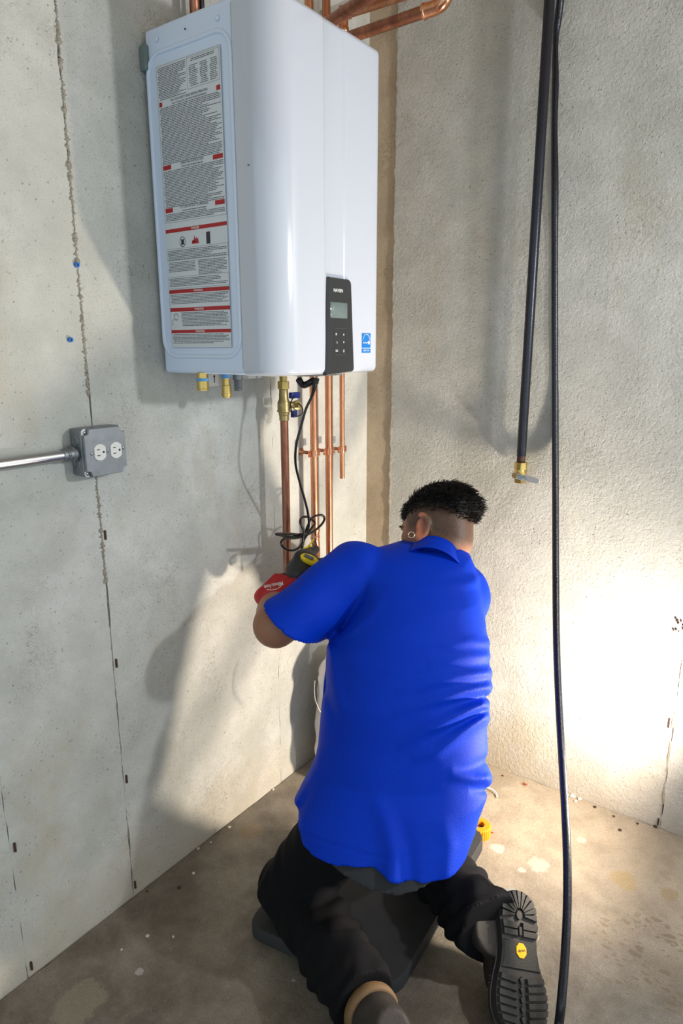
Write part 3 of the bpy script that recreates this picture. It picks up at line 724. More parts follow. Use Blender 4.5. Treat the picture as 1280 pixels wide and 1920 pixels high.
# ---- bits below the heater
def bottom_fit(name, x, X, prof, mat, seg=24, hexa=None, label=None):
    Y = float(wl(x, 720, X)[1]); bm = bmesh.new(); add_lathe(bm, (X, Y, GZ+0.004), -EZ, prof, seg, hexa=hexa)
    o = from_bm(name, bm, mat, heater, angle=0.5)
    if label: o['label'] = label
    return Y
Y1 = bottom_fit('threaded_port', 380, 0.13, [(0, .0125), (0.013, .0125), (0.0135, .0135), (0.034, .0135), (0.0345, .012), (0.038, .0128), (0.040, .0128)], MAT['brass'], label='brass inlet port with blue seal')
bottom_fit('port_seal', 380, 0.13, [(0.012, .0145), (0.018, .0148), (0.019, .013)], MAT['blue_tape'])
bottom_fit('threaded_port', 424, 0.13, [(0, .010), (0.018, .010), (0.0185, .0092), (0.031, .0092), (0.032, .0112), (0.050, .0112), (0.0505, .0122), (0.056, .0122), (0.0565, .0100), (0.060, .0100)], MAT['brass'], label='long brass port with blue seal')
bottom_fit('port_seal', 424, 0.13, [(0.003, .0108), (0.014, .0112), (0.015, .010)], MAT['blue_tape'])
bottom_fit('threaded_port', 446, 0.13, [(0, .012), (0.020, .012), (0.0205, .0095)]+[(0.021+0.0016*k, .0092 if k % 2 else .0100) for k in range(15)]+[(0.046, .009)], MAT['steel'], label='silver threaded gas port')
Yb = float(wl(403, 716, 0.012)[1]); bm = bmesh.new(); add_box(bm, (0.008, Yb-0.004, GZ-0.012), (0.004, 0.040, 0.050), bevel=0.001, seg=1); brk = from_bm('wall_bracket', bm, MAT['white_plastic'], heater)
bm = bmesh.new(); add_lathe(bm, (0.0098, Yb, GZ-0.012), EX, [(0, .003), (.0006, .003)], 16); add_box(bm, (0.0102, Yb, GZ-0.021), (0.0006, 0.0024, 0.014)); from_bm('keyhole', bm, MAT['ink_dark'], brk, smooth=False)
Yb = float(wl(471, 716, 0.10)[1]); bm = bmesh.new(); add_box(bm, (0.10, Yb, GZ-0.006), (0.03, 0.050, 0.020), bevel=0.002); gb = from_bm('junction_cover', bm, MAT['white_plastic'], heater)
bm = bmesh.new(); add_tube(bm, catmull([(0.117, Yb+0.004, GZ-0.004), (0.118, Yb+0.004, GZ-0.018), (0.118, Yb+0.022, GZ-0.020), (0.118, Yb+0.026, GZ-0.004)], 6), 0.0012, 8); from_bm('wire_loop', bm, MAT['grey_plastic'], gb)
Yb = float(wl(507, 715, 0.03)[1]); bm = bmesh.new(); add_box(bm, (0.02, Yb-0.012, GZ-0.004), (0.004, 0.05, 0.026), bevel=0.001, seg=1); tb = from_bm('mounting_tab', bm, MAT['white_plastic'], heater); screw((0.022, Yb, GZ-0.008), EX, 0.006, tb, MAT['steel_bright'])
Y0b = float(wl(566, 713, 0.20)[1]); Y1b = float(wl(623, 713, 0.20)[1])
bm = bmesh.new(); add_box(bm, (0.20, (Y0b+Y1b)/2, GZ-0.001), (0.07, Y1b-Y0b, 0.022), bevel=0.003); from_bm('terminal_cover', bm, MAT['grey_plastic'], heater)
bm = bmesh.new(); add_tube(bm, catmull([wl(560, 712, 0.19), wl(568, 722, 0.19), wl(580, 718, 0.21), wl(590, 712, 0.22)], 6), 0.0085, 14); from_bm('cable_gland', bm, MAT['black_rubber'], heater)

# ================================================================ copper pipework
def vpipe(name, x, y, X, ztop, zbot, r, mat, label, group=None):
    P = wl(x, y, X); t = thing(name, (X, P[1], zbot), label, 'pipe', group); bm = bmesh.new()
    add_lathe(bm, (X, P[1], zbot), EZ, [(0, r*0.8), (0.0002, r), ((ztop-zbot)*0.5, r), (ztop-zbot, r)], 28)
    from_bm('tube', bm, mat, t, angle=0.6); return float(P[1]), t
XP1 = 0.085
yP1, tP1 = vpipe('copper_pipe', 535, 900, XP1, float(wl(533, 790, XP1)[2])+0.006, float(wl(540, 1110, XP1)[2]), 0.0111, MAT['copper_old'], 'dull brown copper pipe hanging from the brass shutoff valve')
yP2, tP2 = vpipe('copper_pipe', 588, 800, 0.05, 2.30, float(wl(588, 998, 0.05)[2]), 0.0111, MAT['copper'], 'copper pipe ending in a fitting above the power tool')
yP3, tP3 = vpipe('copper_pipe', 616, 790, 0.05, 2.30, 0.70, 0.0111, MAT['copper'], 'long copper pipe running down behind the blue shoulder')
yP4, tP4 = vpipe('copper_pipe', 641, 760, 0.045, 2.30, float(wl(641, 897, 0.045)[2]), 0.0079, MAT['copper'], 'thin short copper pipe nearest the corner')
def hanger(X, Y, Z, r, ear, label):
    t = thing('pipe_strap', (X, Y, Z), label, 'pipe clamp'); bm = bmesh.new()
    h = 0.0095; n = 24
    prof = []
    ro = r+0.0022
    pts = [(-ear, 0.0016)]+[(-ro-0.001, 0.0016)]+[(-ro*math.cos(a), ro*math.sin(a)) for a in np.linspace(0.12, PI-0.12, n)]+[(ro+0.001, 0.0016), (ear, 0.0016)]
    ri = r+0.0002
    ptsi = [(-ear, 0.0002), (-ro-0.001, 0.0002)]+[(-ri*math.cos(a), ri*math.sin(a)) for a in np.linspace(0.05, PI-0.05, n)]+[(ro+0.001, 0.0002), (ear, 0.0002)]
    for sgn, nm in ((1, 'front_half'), (-1, 'back_half')):
        bm = bmesh.new(); A = []; 
        for (u, v) in pts: A.append([bm.verts.new((X+sgn*v, Y+u, Z-h)), bm.verts.new((X+sgn*v, Y+u, Z+h))])
        B = []
        for (u, v) in ptsi: B.append([bm.verts.new((X+sgn*v, Y+u, Z-h)), bm.verts.new((X+sgn*v, Y+u, Z+h))])
        for k in range(len(A)-1):
            bm.faces.new((A[k][0], A[k+1][0], A[k+1][1], A[k][1])); bm.faces.new((B[k][1], B[k+1][1], B[k+1][0], B[k][0]))
            for e in (0, 1): bm.faces.new((A[k][e], B[k][e], B[k+1][e], A[k+1][e]) if e == 0 else (A[k+1][e], B[k+1][e], B[k][e], A[k][e]))
        for k in (0, len(A)-1): bm.faces.new((A[k][0], A[k][1], B[k][1], B[k][0]))
        bmesh.ops.recalc_face_normals(bm, faces=bm.faces[:]); from_bm(nm, bm, MAT['copper_bright'], t, angle=0.6)
    for s in (-1, 1): screw((X+0.0016, Y+s*(ear-0.0055), Z), EX, 0.0038, t, MAT['copper_bright'])
    bm = bmesh.new(); add_lathe(bm, (-0.002, Y, Z), EX, [(0, .012), (0.003, .012), (0.004, .005), (X-ro+0.003, .005)], 18); from_bm('stand_off', bm, MAT['copper'], t)
zc2 = float(wl(588, 850, 0.05)[2]); zc3 = float(wl(620, 845, 0.05)[2]); zc4 = float(wl(643, 842, 0.045)[2])
hanger(0.05, yP2, zc2, 0.0111, 0.027, 'copper strap on the pipe above the tool, leftmost of three')
hanger(0.05, yP3, zc3, 0.0111, 0.027, 'copper strap on the long middle pipe')
hanger(0.045, yP4, zc4, 0.0079, 0.022, 'copper strap on the thin pipe nearest the corner')
# fitting at the bottom of the second pipe and elbow leading to the tool
ft = thing('pipe_fitting', (0.05, yP2, float(wl(588, 1010, .05)[2])), 'bright copper press fitting held by the yellow jaw', 'pipe fitting')
zf = float(wl(588, 998, .05)[2])
bm = bmesh.new(); add_lathe(bm, (0.05, yP2, zf+0.012), -EZ, [(0, .0125), (0.001, .0150), (0.006, .0158), (0.010, .0150), (0.011, .0130), (0.026, .0130), (0.028, .0142), (0.032, .0142), (0.034, .0130)], 28); from_bm('socket_ring', bm, MAT['copper_bright'], ft, angle=0.6)
bm = bmesh.new(); q = V(0.05, yP2, zf-0.020)
add_tube(bm, catmull([q, q+V(0.001, 0.002, -0.02), q+V(0.004, 0.0, -0.042), q+V(0.012, -0.012, -0.060), q+V(0.024, -0.030, -0.070), q+V(.036, -.048, -.074)], 6), 0.0128, 22); from_bm('elbow', bm, MAT['copper_bright'], ft)

# shutoff valve on the first pipe
iv = thing('isolation_valve', (XP1, yP1, float(wl(533, 785, XP1)[2])), 'brass isolation valve with blue handle under the heater', 'valve')
zv = lambda y: float(wl(533, y, XP1)[2])
Yv = yP1
bm = bmesh.new(); add_lathe(bm, (XP1, Yv, zv(714)), -EZ, [(-0.012, .011), (0, .011), (0.001, .0165), (zv(714)-zv(729), .0165), (zv(714)-zv(730), .013)], 36, hexa=6); from_bm('union_nut', bm, MAT['brass'], iv, smooth=False)
top = zv(728)
def dz(y): return top-zv(y)
bm = bmesh.new(); add_lathe(bm, (XP1, Yv, top), -EZ, [(0, .0122), (dz(735), .0122), (dz(748), .0132), (dz(753), .0165), (dz(758), .0175), (dz(768), .0175), (dz(770), .0190), (dz(772), .0190), (dz(773), .0150), (dz(778), .0145), (dz(779), .0132), (dz(788), .0132), (dz(789), .0114)], 32); from_bm('valve_body', bm, MAT['brass_dull'], iv, angle=0.6)
sp = wl(556, 760, XP1+0.012); dirp = nrm(V(0.75, 1.0, -0.05))
bm = bmesh.new(); add_lathe(bm, (XP1, Yv, zv(757)), nrm(sp-V(XP1, Yv, zv(757))), [(0, .009), (float(np.linalg.norm(sp-V(XP1, Yv, zv(757)))), .009)], 20); from_bm('drain_port', bm, MAT['brass_dull'], iv)
cd_ = nrm(V(0.85, -0.5, 0.0)); bm = bmesh.new(); add_lathe(bm, sp-cd_*0.006, cd_, [(0, .0135), (.010, .0135), (.012, .0125), (.0125, .0118), (.0118, .003), (.0105, .0005)], 28); from_bm('drain_cap', bm, MAT['brass'], iv, angle=0.6)['label'] = 'shiny brass drain cap'
bm = bmesh.new(); a = wl(552, 741, XP1+0.01); add_box(bm, a, (0.012, 0.036, 0.0165), bevel=0.002); from_bm('handle', bm, MAT['blue_plastic'], iv)['label'] = 'blue plastic handle'
bm = bmesh.new(); a = wl(551, 776, XP1+0.006); add_box(bm, a, (0.012, 0.017, 0.019), bevel=0.002); from_bm('drain_handle', bm, MAT['blue_plastic'], iv)
bm = bmesh.new(); add_tube(bm, catmull([wl(552, 742, XP1+.016), wl(546, 752, XP1+.02), wl(545, 764, XP1+.02), wl(549, 774, XP1+.016), wl(557, 780, XP1+.022), wl(566, 776, XP1+.026), wl(567, 766, XP1+.028), wl(561, 757, XP1+.03), wl(558, 756, XP1+.03)], 6), 0.0017, 8); from_bm('cap_lanyard', bm, MAT['black_rubber'], iv)

# copper lines above the heater
def tpipe(q0, d0, q1, d1, r, label, ext=0.0, elbow=None, mat='copper'):
    A, B = px(*q0, d0), px(*q1, d1); t = thing('copper_pipe', A, label, 'pipe'); u = nrm(B-A); B2 = B+u*ext
    bm = bmesh.new(); add_lathe(bm, A, u, [(0, r), (float(np.linalg.norm(B2-A)), r)], 26); from_bm('tube', bm, MAT[mat], t, angle=0.7)
    return A, B2, u, t
# line parallel to the right wall, ending in an elbow at upper right
P0 = px(655, 70, 1.78); P0 = V(0.16, P0[1], P0[2])
d_ = ray(655, 70); yA = -0.30; P0 = CAM+d_*((yA-CAM[1])/d_[1]); d_ = ray(815, 15); P1 = CAM+d_*((yA-CAM[1])/d_[1])
tp = thing('copper_pipe', P0, 'copper pipe crossing above the heater to a bright elbow', 'pipe')
u = nrm(P1-P0); bm = bmesh.new(); add_lathe(bm, P0-u*0.12, u, [(0, .0143), (float(np.linalg.norm(P1-P0))+0.12, .0143)], 28); from_bm('tube', bm, MAT['copper_old'], tp, angle=.7)
bm = bmesh.new(); add_tube(bm, catmull([P1-u*0.028, P1-u*0.014, P1, P1+u*0.016+EZ*0.003, P1+u*0.028+EZ*0.014, P1+u*0.031+EZ*0.032, P1+u*0.031+EZ*0.05], 6), 0.0168, 24); el = from_bm('elbow', bm, MAT['copper_bright'], tp)
bm = bmesh.new(); add_lathe(bm, P1-u*0.032, u, [(0, .0165), (.002, .0185), (.007, .0185), (.009, .0165)], 28); from_bm('elbow_ring', bm, MAT['copper_bright'], tp, angle=.7); bm = bmesh.new(); add_lathe(bm, P1+u*0.031+EZ*0.046, EZ, [(0, .0165), (.002, .0185), (.007, .0185), (.009, .0165)], 28); from_bm('elbow_ring', bm, MAT['copper_bright'], tp, angle=.7)
bm = bmesh.new(); add_lathe(bm, P1+u*0.031+EZ*0.05, EZ, [(0, .0143), (HW-P1[2]-0.05, .0143)], 28); from_bm('riser', bm, MAT['copper_old'], tp, angle=.7)
# nearer diagonal line
d_ = ray(618, 40); A = px(618, 42, 1.62); d_ = ray(682, 0); B = px(682, 0, 1.50)
tq = thing('copper_pipe', A, 'dull copper pipe slanting up in front of the heater top', 'pipe'); u = nrm(B-A)
bm = bmesh.new(); add_lathe(bm, A-u*0.02, u, [(0, .0143), (0.6, .0143)], 28); from_bm('tube', bm, MAT['copper_old'], tq, angle=.7)
bm = bmesh.new(); add_lathe(bm, A-u*0.03, u, [(0, .0165), (.002, .0180), (.012, .0180), (.014, .0160)], 28); from_bm('socket_ring', bm, MAT['copper_bright'], tq, angle=.7)
# farther thin line
A = px(652, 26, 1.86); B = px(735, 0, 1.93); tr2 = thing('copper_pipe', A, 'small copper pipe rising behind the slanting one', 'pipe'); u = nrm(B-A)
bm = bmesh.new(); add_lathe(bm, A, u, [(0, .0111), (0.28, .0111)], 26); from_bm('tube', bm, MAT['copper'], tr2, angle=.7)
bm = bmesh.new(); add_lathe(bm, A-u*0.006, u, [(0, .0125), (.002, .0138), (.012, .0138), (.014, .0120)], 26); from_bm('socket_ring', bm, MAT['copper_bright'], tr2, angle=.7)
bm = bmesh.new(); q = px(644, 48, 1.84); add_tube(bm, catmull([A, A-u*0.02, q+EZ*0.02, q, q-EZ*0.03, q-EZ*0.12], 5), 0.0125, 20); add_lathe(bm, q-EZ*0.004, -EZ, [(0, .0125), (.002, .0145), (.008, .0148), (.014, .0145), (.016, .0125)], 24); from_bm('elbow', bm, MAT['copper_bright'], tr2, angle=.9)
# vent collar stubs on top of the heater
for (q, r, mat, nm) in (((365, 20), .011, 'copper_old', 'vent_stub'), ((378, 10), .006, 'iron', 'sensor_stub')):
    P = wl(*q, 0.05); bm = bmesh.new(); add_lathe(bm, (0.05, P[1], ZT-0.01), EZ, [(0, r), (0.25, r)], 20); from_bm(nm, bm, MAT[mat], heater)

# ================================================================ power cord with its loops
cord = thing('power_cord', wl(590, 716, 0.22), 'black power cord hanging from the heater in tangled loops', 'cord')
def cpt(x, y, X): return wl(x, y, X)
pts = [cpt(591, 716, .23), cpt(590, 728, .23), cpt(583, 746, .22), cpt(573, 768, .21), cpt(564, 800, .20), cpt(555, 835, .19), cpt(554, 870, .18), cpt(562, 905, .17), cpt(572, 940, .16), cpt(578, 968, .155), cpt(578, 990, .15), cpt(570, 1000, .15),
       cpt(548, 1006, .155), cpt(522, 1003, .16), cpt(520, 1001, .165), cpt(545, 1001, .16), cpt(568, 1001, .15), cpt(577, 985, .14), cpt(582, 974, .135), cpt(592, 967, .135), cpt(604, 966, .14), cpt(608, 973, .145), cpt(602, 984, .15), cpt(585, 998, .155), cpt(560, 1008, .16), cpt(535, 1010, .165), cpt(527, 1017, .17), cpt(532, 1027, .175), cpt(548, 1032, .175), cpt(562, 1025, .17), cpt(571, 1010, .165), cpt(584, 990, .16), cpt(590, 982, .15), cpt(586, 975, .14), cpt(575, 969, .14), cpt(565, 971, .14), cpt(563, 980, .15), cpt(569, 996, .16), cpt(568, 1010, .165), cpt(566, 1030, .17), cpt(565, 1060, .175), cpt(565, 1090, .18), cpt(566, 1120, .18)]
bm = bmesh.new(); add_tube(bm, catmull(pts, 7), 0.0034, 12); from_bm('cable', bm, MAT['black_cable'], cord)
bm = bmesh.new(); q0 = cpt(592, 712, .23); u = nrm(cpt(585, 744, .22)-q0); add_lathe(bm, q0-u*0.004, u, [(0, .0085), (.012, .0085), (.0135, .0068), (.017, .0068), (.018, .0062), (.022, .0062), (.023, .0055), (.030, .0050), (.045, .0040)], 16); from_bm('strain_relief', bm, MAT['black_rubber'], cord, angle=.6)

# ================================================================ gas pipe with valve, hose
GP = V(0.578, -0.047, 0)
zend = float(px(974, 868, 1.985)[2])
gp = thing('gas_pipe', (GP[0], GP[1], zend), 'black iron gas pipe hanging down in front of the right wall', 'pipe')
bm = bmesh.new(); add_lathe(bm, (GP[0], GP[1], zend+0.02), EZ, [(0, .0133), (HW-zend-0.02, .0133)], 32); from_bm('tube', bm, MAT['iron'], gp, angle=.7)
bm = bmesh.new(); add_lathe(bm, (GP[0], GP[1], zend), EZ, [(-0.01, .0125)]+[(0.0016*k, .0118 if k % 2 else .0126) for k in range(12)]+[(0.022, .0128)], 28); from_bm('thread', bm, MAT['rust'], gp, angle=.7)
gv = thing('gas_valve', (GP[0], GP[1], zend), 'brass ball valve with a grey-green lever at the gas pipe end', 'valve')
bm = bmesh.new(); add_lathe(bm, (GP[0], GP[1], zend+0.002), -EZ, [(0, .0165), (.001, .0185), (.020, .0185), (.021, .0170)], 36, hexa=8); from_bm('upper_nut', bm, MAT['brass'], gv, smooth=False)
bm = bmesh.new(); add_lathe(bm, (GP[0], GP[1], zend-0.019), -EZ, [(0, .0165), (.006, .0180), (.014, .0185), (.020, .0170), (.024, .0140), (.030, .0140)], 30); from_bm('valve_body', bm, MAT['brass'], gv, angle=.8)
bm = bmesh.new(); add_lathe(bm, (GP[0], GP[1], zend-0.046), -EZ, [(0, .0160), (.001, .0178), (.013, .0178), (.014, .0150), (.013, .0115), (.004, .0110)], 36, hexa=6); from_bm('lower_nut', bm, MAT['brass'], gv, smooth=False)
# lever: stem towards the camera-left, arm to the right
sd = nrm(V(-0.25, -1.0, 0)); hub = V(GP[0], GP[1], zend-0.036)+sd*0.014
bm = bmesh.new(); add_lathe(bm, hub, sd, [(0, .007), (.010, .007), (.0102, .0085), (.015, .0085), (.0155, .007)], 20, hexa=6); from_bm('stem_nut', bm, MAT['brass_dull'], gv, smooth=False)
hb = hub+sd*0.011; tip = px(1011, 903, 1.93); ax = nrm(tip-hb); L_ = float(np.linalg.norm(tip-hb)); up_ = nrm(np.cross(sd, ax)); 
if up_[2] < 0: up_ = -up_
nz_ = np.cross(ax, up_)
bm = bmesh.new(); poly = [(-0.010, -0.006), (0.0, -0.0085), (L_*0.5, -0.0085), (L_-0.008, -0.0080)]+[(L_-0.008+0.008*math.cos(a), 0.008*math.sin(a)) for a in np.linspace(-PI/2, PI/2, 9)]+[(L_*0.5, 0.0085), (0.0, 0.0085), (-0.010, 0.006)]
add_prism(bm, poly, hb-nz_*0.001, ax, up_, nz_, 0.0026, 0.0006); lv = from_bm('lever', bm, MAT['grey_plastic'], gv, smooth=False); lv['label'] = 'flat lever printed with green lettering'
sN = nz_ if np.dot(nz_, CAM-hb) > 0 else -nz_
bm = bmesh.new()
for k, (a, b, c) in enumerate(((0.012, 0.003, 0.004), (0.018, 0.003, 0.005), (0.025, 0.0, 0.004), (0.032, 0.002, 0.005), (0.038, -0.002, 0.004), (0.014, -0.004, 0.003), (0.021, -0.004, 0.003))):
    add_box(bm, hb+ax*a+up_*b+sN*0.0020, (c, 0.0018, 0.0006), axes=(ax, up_, sN))
from_bm('lever_print', bm, MAT['teal'], lv, smooth=False)

hs = [(0.602, -0.030, HW), (0.602, -0.030, 2.3), px(1043.5, 60, 1.760), px(1041.5, 160, 1.785), px(1040, 250, 1.81), px(1040, 350, 1.83), px(1040, 450, 1.86), px(1040, 600, 1.90), px(1040.5, 750, 1.94), px(1041, 900, 1.945), px(1041.5, 1050, 1.89), px(1043, 1200, 1.81), px(1048, 1330, 1.73)]
for (x, y, d) in ((1055, 1450, 1.65), (1060, 1540, 1.59), (1063, 1620, 1.54), (1063, 1700, 1.49), (1059, 1790, 1.44), (1052, 1880, 1.395), (1045, 1960, 1.365)): hs.append(px(x, y, d))
for (x, y) in ((1030, 2300), (1010, 2480), (960, 2700)): hs.append(fl(x, y, .0100))
bm = bmesh.new(); add_tube(bm, catmull(hs, 10), 0.0095, 18); ho = from_bm('hose', bm, MAT['hose'])
tag(ho, 'long black rubber hose hanging beside the gas pipe and trailing on the floor', 'hose')

# ================================================================ kneeling pad, bag, cutter, string
MZ = 0.034
padc = [fl(457, 1743, MZ*0.5)[:2], fl(741, 1868, MZ*0.5)[:2], V(0.664, -0.352), V(0.27, -0.42)]
a0, b0, c0_ = padc[0], padc[1], padc[2]
d0_ = a0+(c0_-b0); Pc = [a0, b0, c0_, d0_]
def round_poly(P, r, n=7):
    out = []; m = len(P)
    for i in range(m):
        p, a, b = np.array(P[i]), np.array(P[i-1]), np.array(P[(i+1) % m])
        u, v = nrm(a-p), nrm(b-p); s, e = p+u*r, p+v*r
        for k in range(n+1):
            t = k/n; out.append(tuple(s*(1-t)**2+2*p*t*(1-t)+e*t*t))
    return out
bm = bmesh.new(); add_prism(bm, round_poly(Pc, 0.055), (0, 0, 0.0005), EX, EY, EZ, MZ, 0.007); pad = from_bm('kneeling_pad', bm, MAT['foam'], angle=.6)
tag(pad, 'dark grey foam kneeling pad under the kneeling man', 'kneeling pad')
ub = nrm(V(*(c0_-b0), 0)); ua = nrm(V(*(b0-a0), 0))
p_ = fl(872, 1592, MZ); text_mesh('pad_print', 'HUSKY', 0.052, V(p_[0], p_[1], MZ+0.0008)-ub*0.060-ua*0.018, ub, -ua, MAT['foam_print'], pad)

def cutter(P, r, h, ang, mat, name, label):
    t = thing(name, (P[0], P[1], 0), label, 'pipe cutter'); bm = bmesh.new()
    n = 72; ri = r*0.40; g0 = 0.42; O = []; 
    for k in range(n+1):
        a = ang+g0+(2*PI-2*g0)*k/n; ro = r*(1.0 if k % 3 else 0.955); O.append((ro*math.cos(a), ro*math.sin(a), a))
    I = [(ri*math.cos(ang+g0+0.35+(2*PI-2*g0-0.7)*k/n), ri*math.sin(ang+g0+0.35+(2*PI-2*g0-0.7)*k/n)) for k in range(n+1)]
    lv = [(0, 1), (h*0.88, 1), (h, 0.93)]
    ro_ = []; ri_ = []
    for (z, s) in lv:
        ro_.append([bm.verts.new((P[0]+o[0]*s, P[1]+o[1]*s, P[2]+z)) for o in O]); ri_.append([bm.verts.new((P[0]+i[0]*(2-s), P[1]+i[1]*(2-s), P[2]+z)) for i in I])
    for q in range(2):
        for k in range(n):
            bm.faces.new((ro_[q][k], ro_[q][k+1], ro_[q+1][k+1], ro_[q+1][k])); bm.faces.new((ri_[q][k+1], ri_[q][k], ri_[q+1][k], ri_[q+1][k+1]))
        for k in (0, n): bm.faces.new((ro_[q][k], ri_[q][k], ri_[q+1][k], ro_[q+1][k]))
    for k in range(n): bm.faces.new((ro_[2][k], ro_[2][k+1], ri_[2][k+1], ri_[2][k])); bm.faces.new((ro_[0][k+1], ro_[0][k], ri_[0][k], ri_[0][k+1]))
    bmesh.ops.recalc_face_normals(bm, faces=bm.faces[:]); from_bm('body', bm, mat, t, smooth=False)
    bm = bmesh.new(); add_lathe(bm, (P[0]+0.0, P[1], P[2]+h*0.2), EZ, [(0, ri*0.5), (h*0.5, ri*0.5)], 16); add_box(bm, (P[0]+ri*0.3, P[1]+ri*0.6, P[2]+h*0.45), (ri*1.2, ri*0.6, h*0.4)); from_bm('wheel_block', bm, MAT['ink_dark'], t, smooth=False)
    return t
q = fl(899, 1553, 0.02); cutter(V(q[0], q[1], 0.0), 0.0320, 0.034, 3.3, MAT['orange'], 'pipe_cutter', 'orange ring-shaped pipe cutter on the floor beside the pad')
q = fl(884, 1569, 0.014); cutter(V(q[0]-0.020, q[1]-0.030, 0.0), 0.0280, 0.026, 2.0, MAT['grey_dark'], 'pipe_cutter', 'grey knurled pipe cutter half hidden by the blue shirt')
bm = bmesh.new(); add_tube(bm, [fl(916, 1560, .004), fl(925, 1561, .004)], 0.0016, 8); tag(from_bm('marker_pin', bm, MAT['red_ink']), 'tiny red pin lying beside the orange cutter', 'pin')
# white plastic bag behind the man with a drawstring, and a bit of string on the floor
def bag():
    t = thing('plastic_bag', (0.155, -0.285, 0), 'white plastic bag standing in the corner behind the man', 'bag'); n = 56; bm = bmesh.new(); rings = []
    r = np.random.default_rng(5); ph = r.uniform(0, 6, 8)
    prof = [(0.0, .10), (0.02, .118), (0.10, .128), (0.20, .122), (0.26, .126), (0.32, .118), (0.36, .120), (0.40, .100), (0.43, .055), (0.445, .030), (0.47, .045)]
    pr = catmull([V(z, rr, 0) for z, rr in prof], 5)
    for p in pr:
        z, rr = p[0], p[1]; ring = []
        for k in range(n):
            a = 2*PI*k/n; w_ = 1+0.06*math.sin(5*a+ph[0]+z*20)+0.035*math.sin(9*a+ph[1]-z*31)+0.03*math.sin(14*a+ph[2]+z*44)
            ring.append(bm.verts.new((0.155+rr*w_*math.cos(a), -0.285+rr*w_*math.sin(a), z+0.004*math.sin(6*a+ph[3])*(z > .01)+.001)))
        rings.append(ring)
    for a, b in zip(rings[:-1], rings[1:]):
        for k in range(n): bm.faces.new((a[k], a[(k+1) % n], b[(k+1) % n], b[k]))
    bm.faces.new(list(reversed(rings[0]))); bm.faces.new(rings[-1])
    from_bm('bag_film', bm, MAT['bag'], t)
    pts = [px(590, 1276, 1.90), px(589, 1290, 1.89), px(590, 1308, 1.89), px(594, 1321, 1.89), px(600, 1334, 1.90), px(610, 1345, 1.92)]
    bm = bmesh.new(); add_tube(bm, catmull(pts, 6), 0.0014, 8); from_bm('drawstring', bm, MAT['string'], t)
bag()
pts = [fl(893, 1476, .006), fl(899, 1478, .004), fl(910, 1476, .010), fl(922, 1480, .010), fl(930, 1488, .006), fl(931, 1495, .003)]
bm = bmesh.new(); add_tube(bm, catmull(pts, 6), 0.0022, 8); add_tube(bm, catmull([fl(899, 1478, .004), fl(901, 1484, .004), fl(903, 1487, .003)], 4), 0.0018, 8)
tag(from_bm('string', bm, MAT['string']), 'short curl of white string on the floor right of the shirt', 'string')

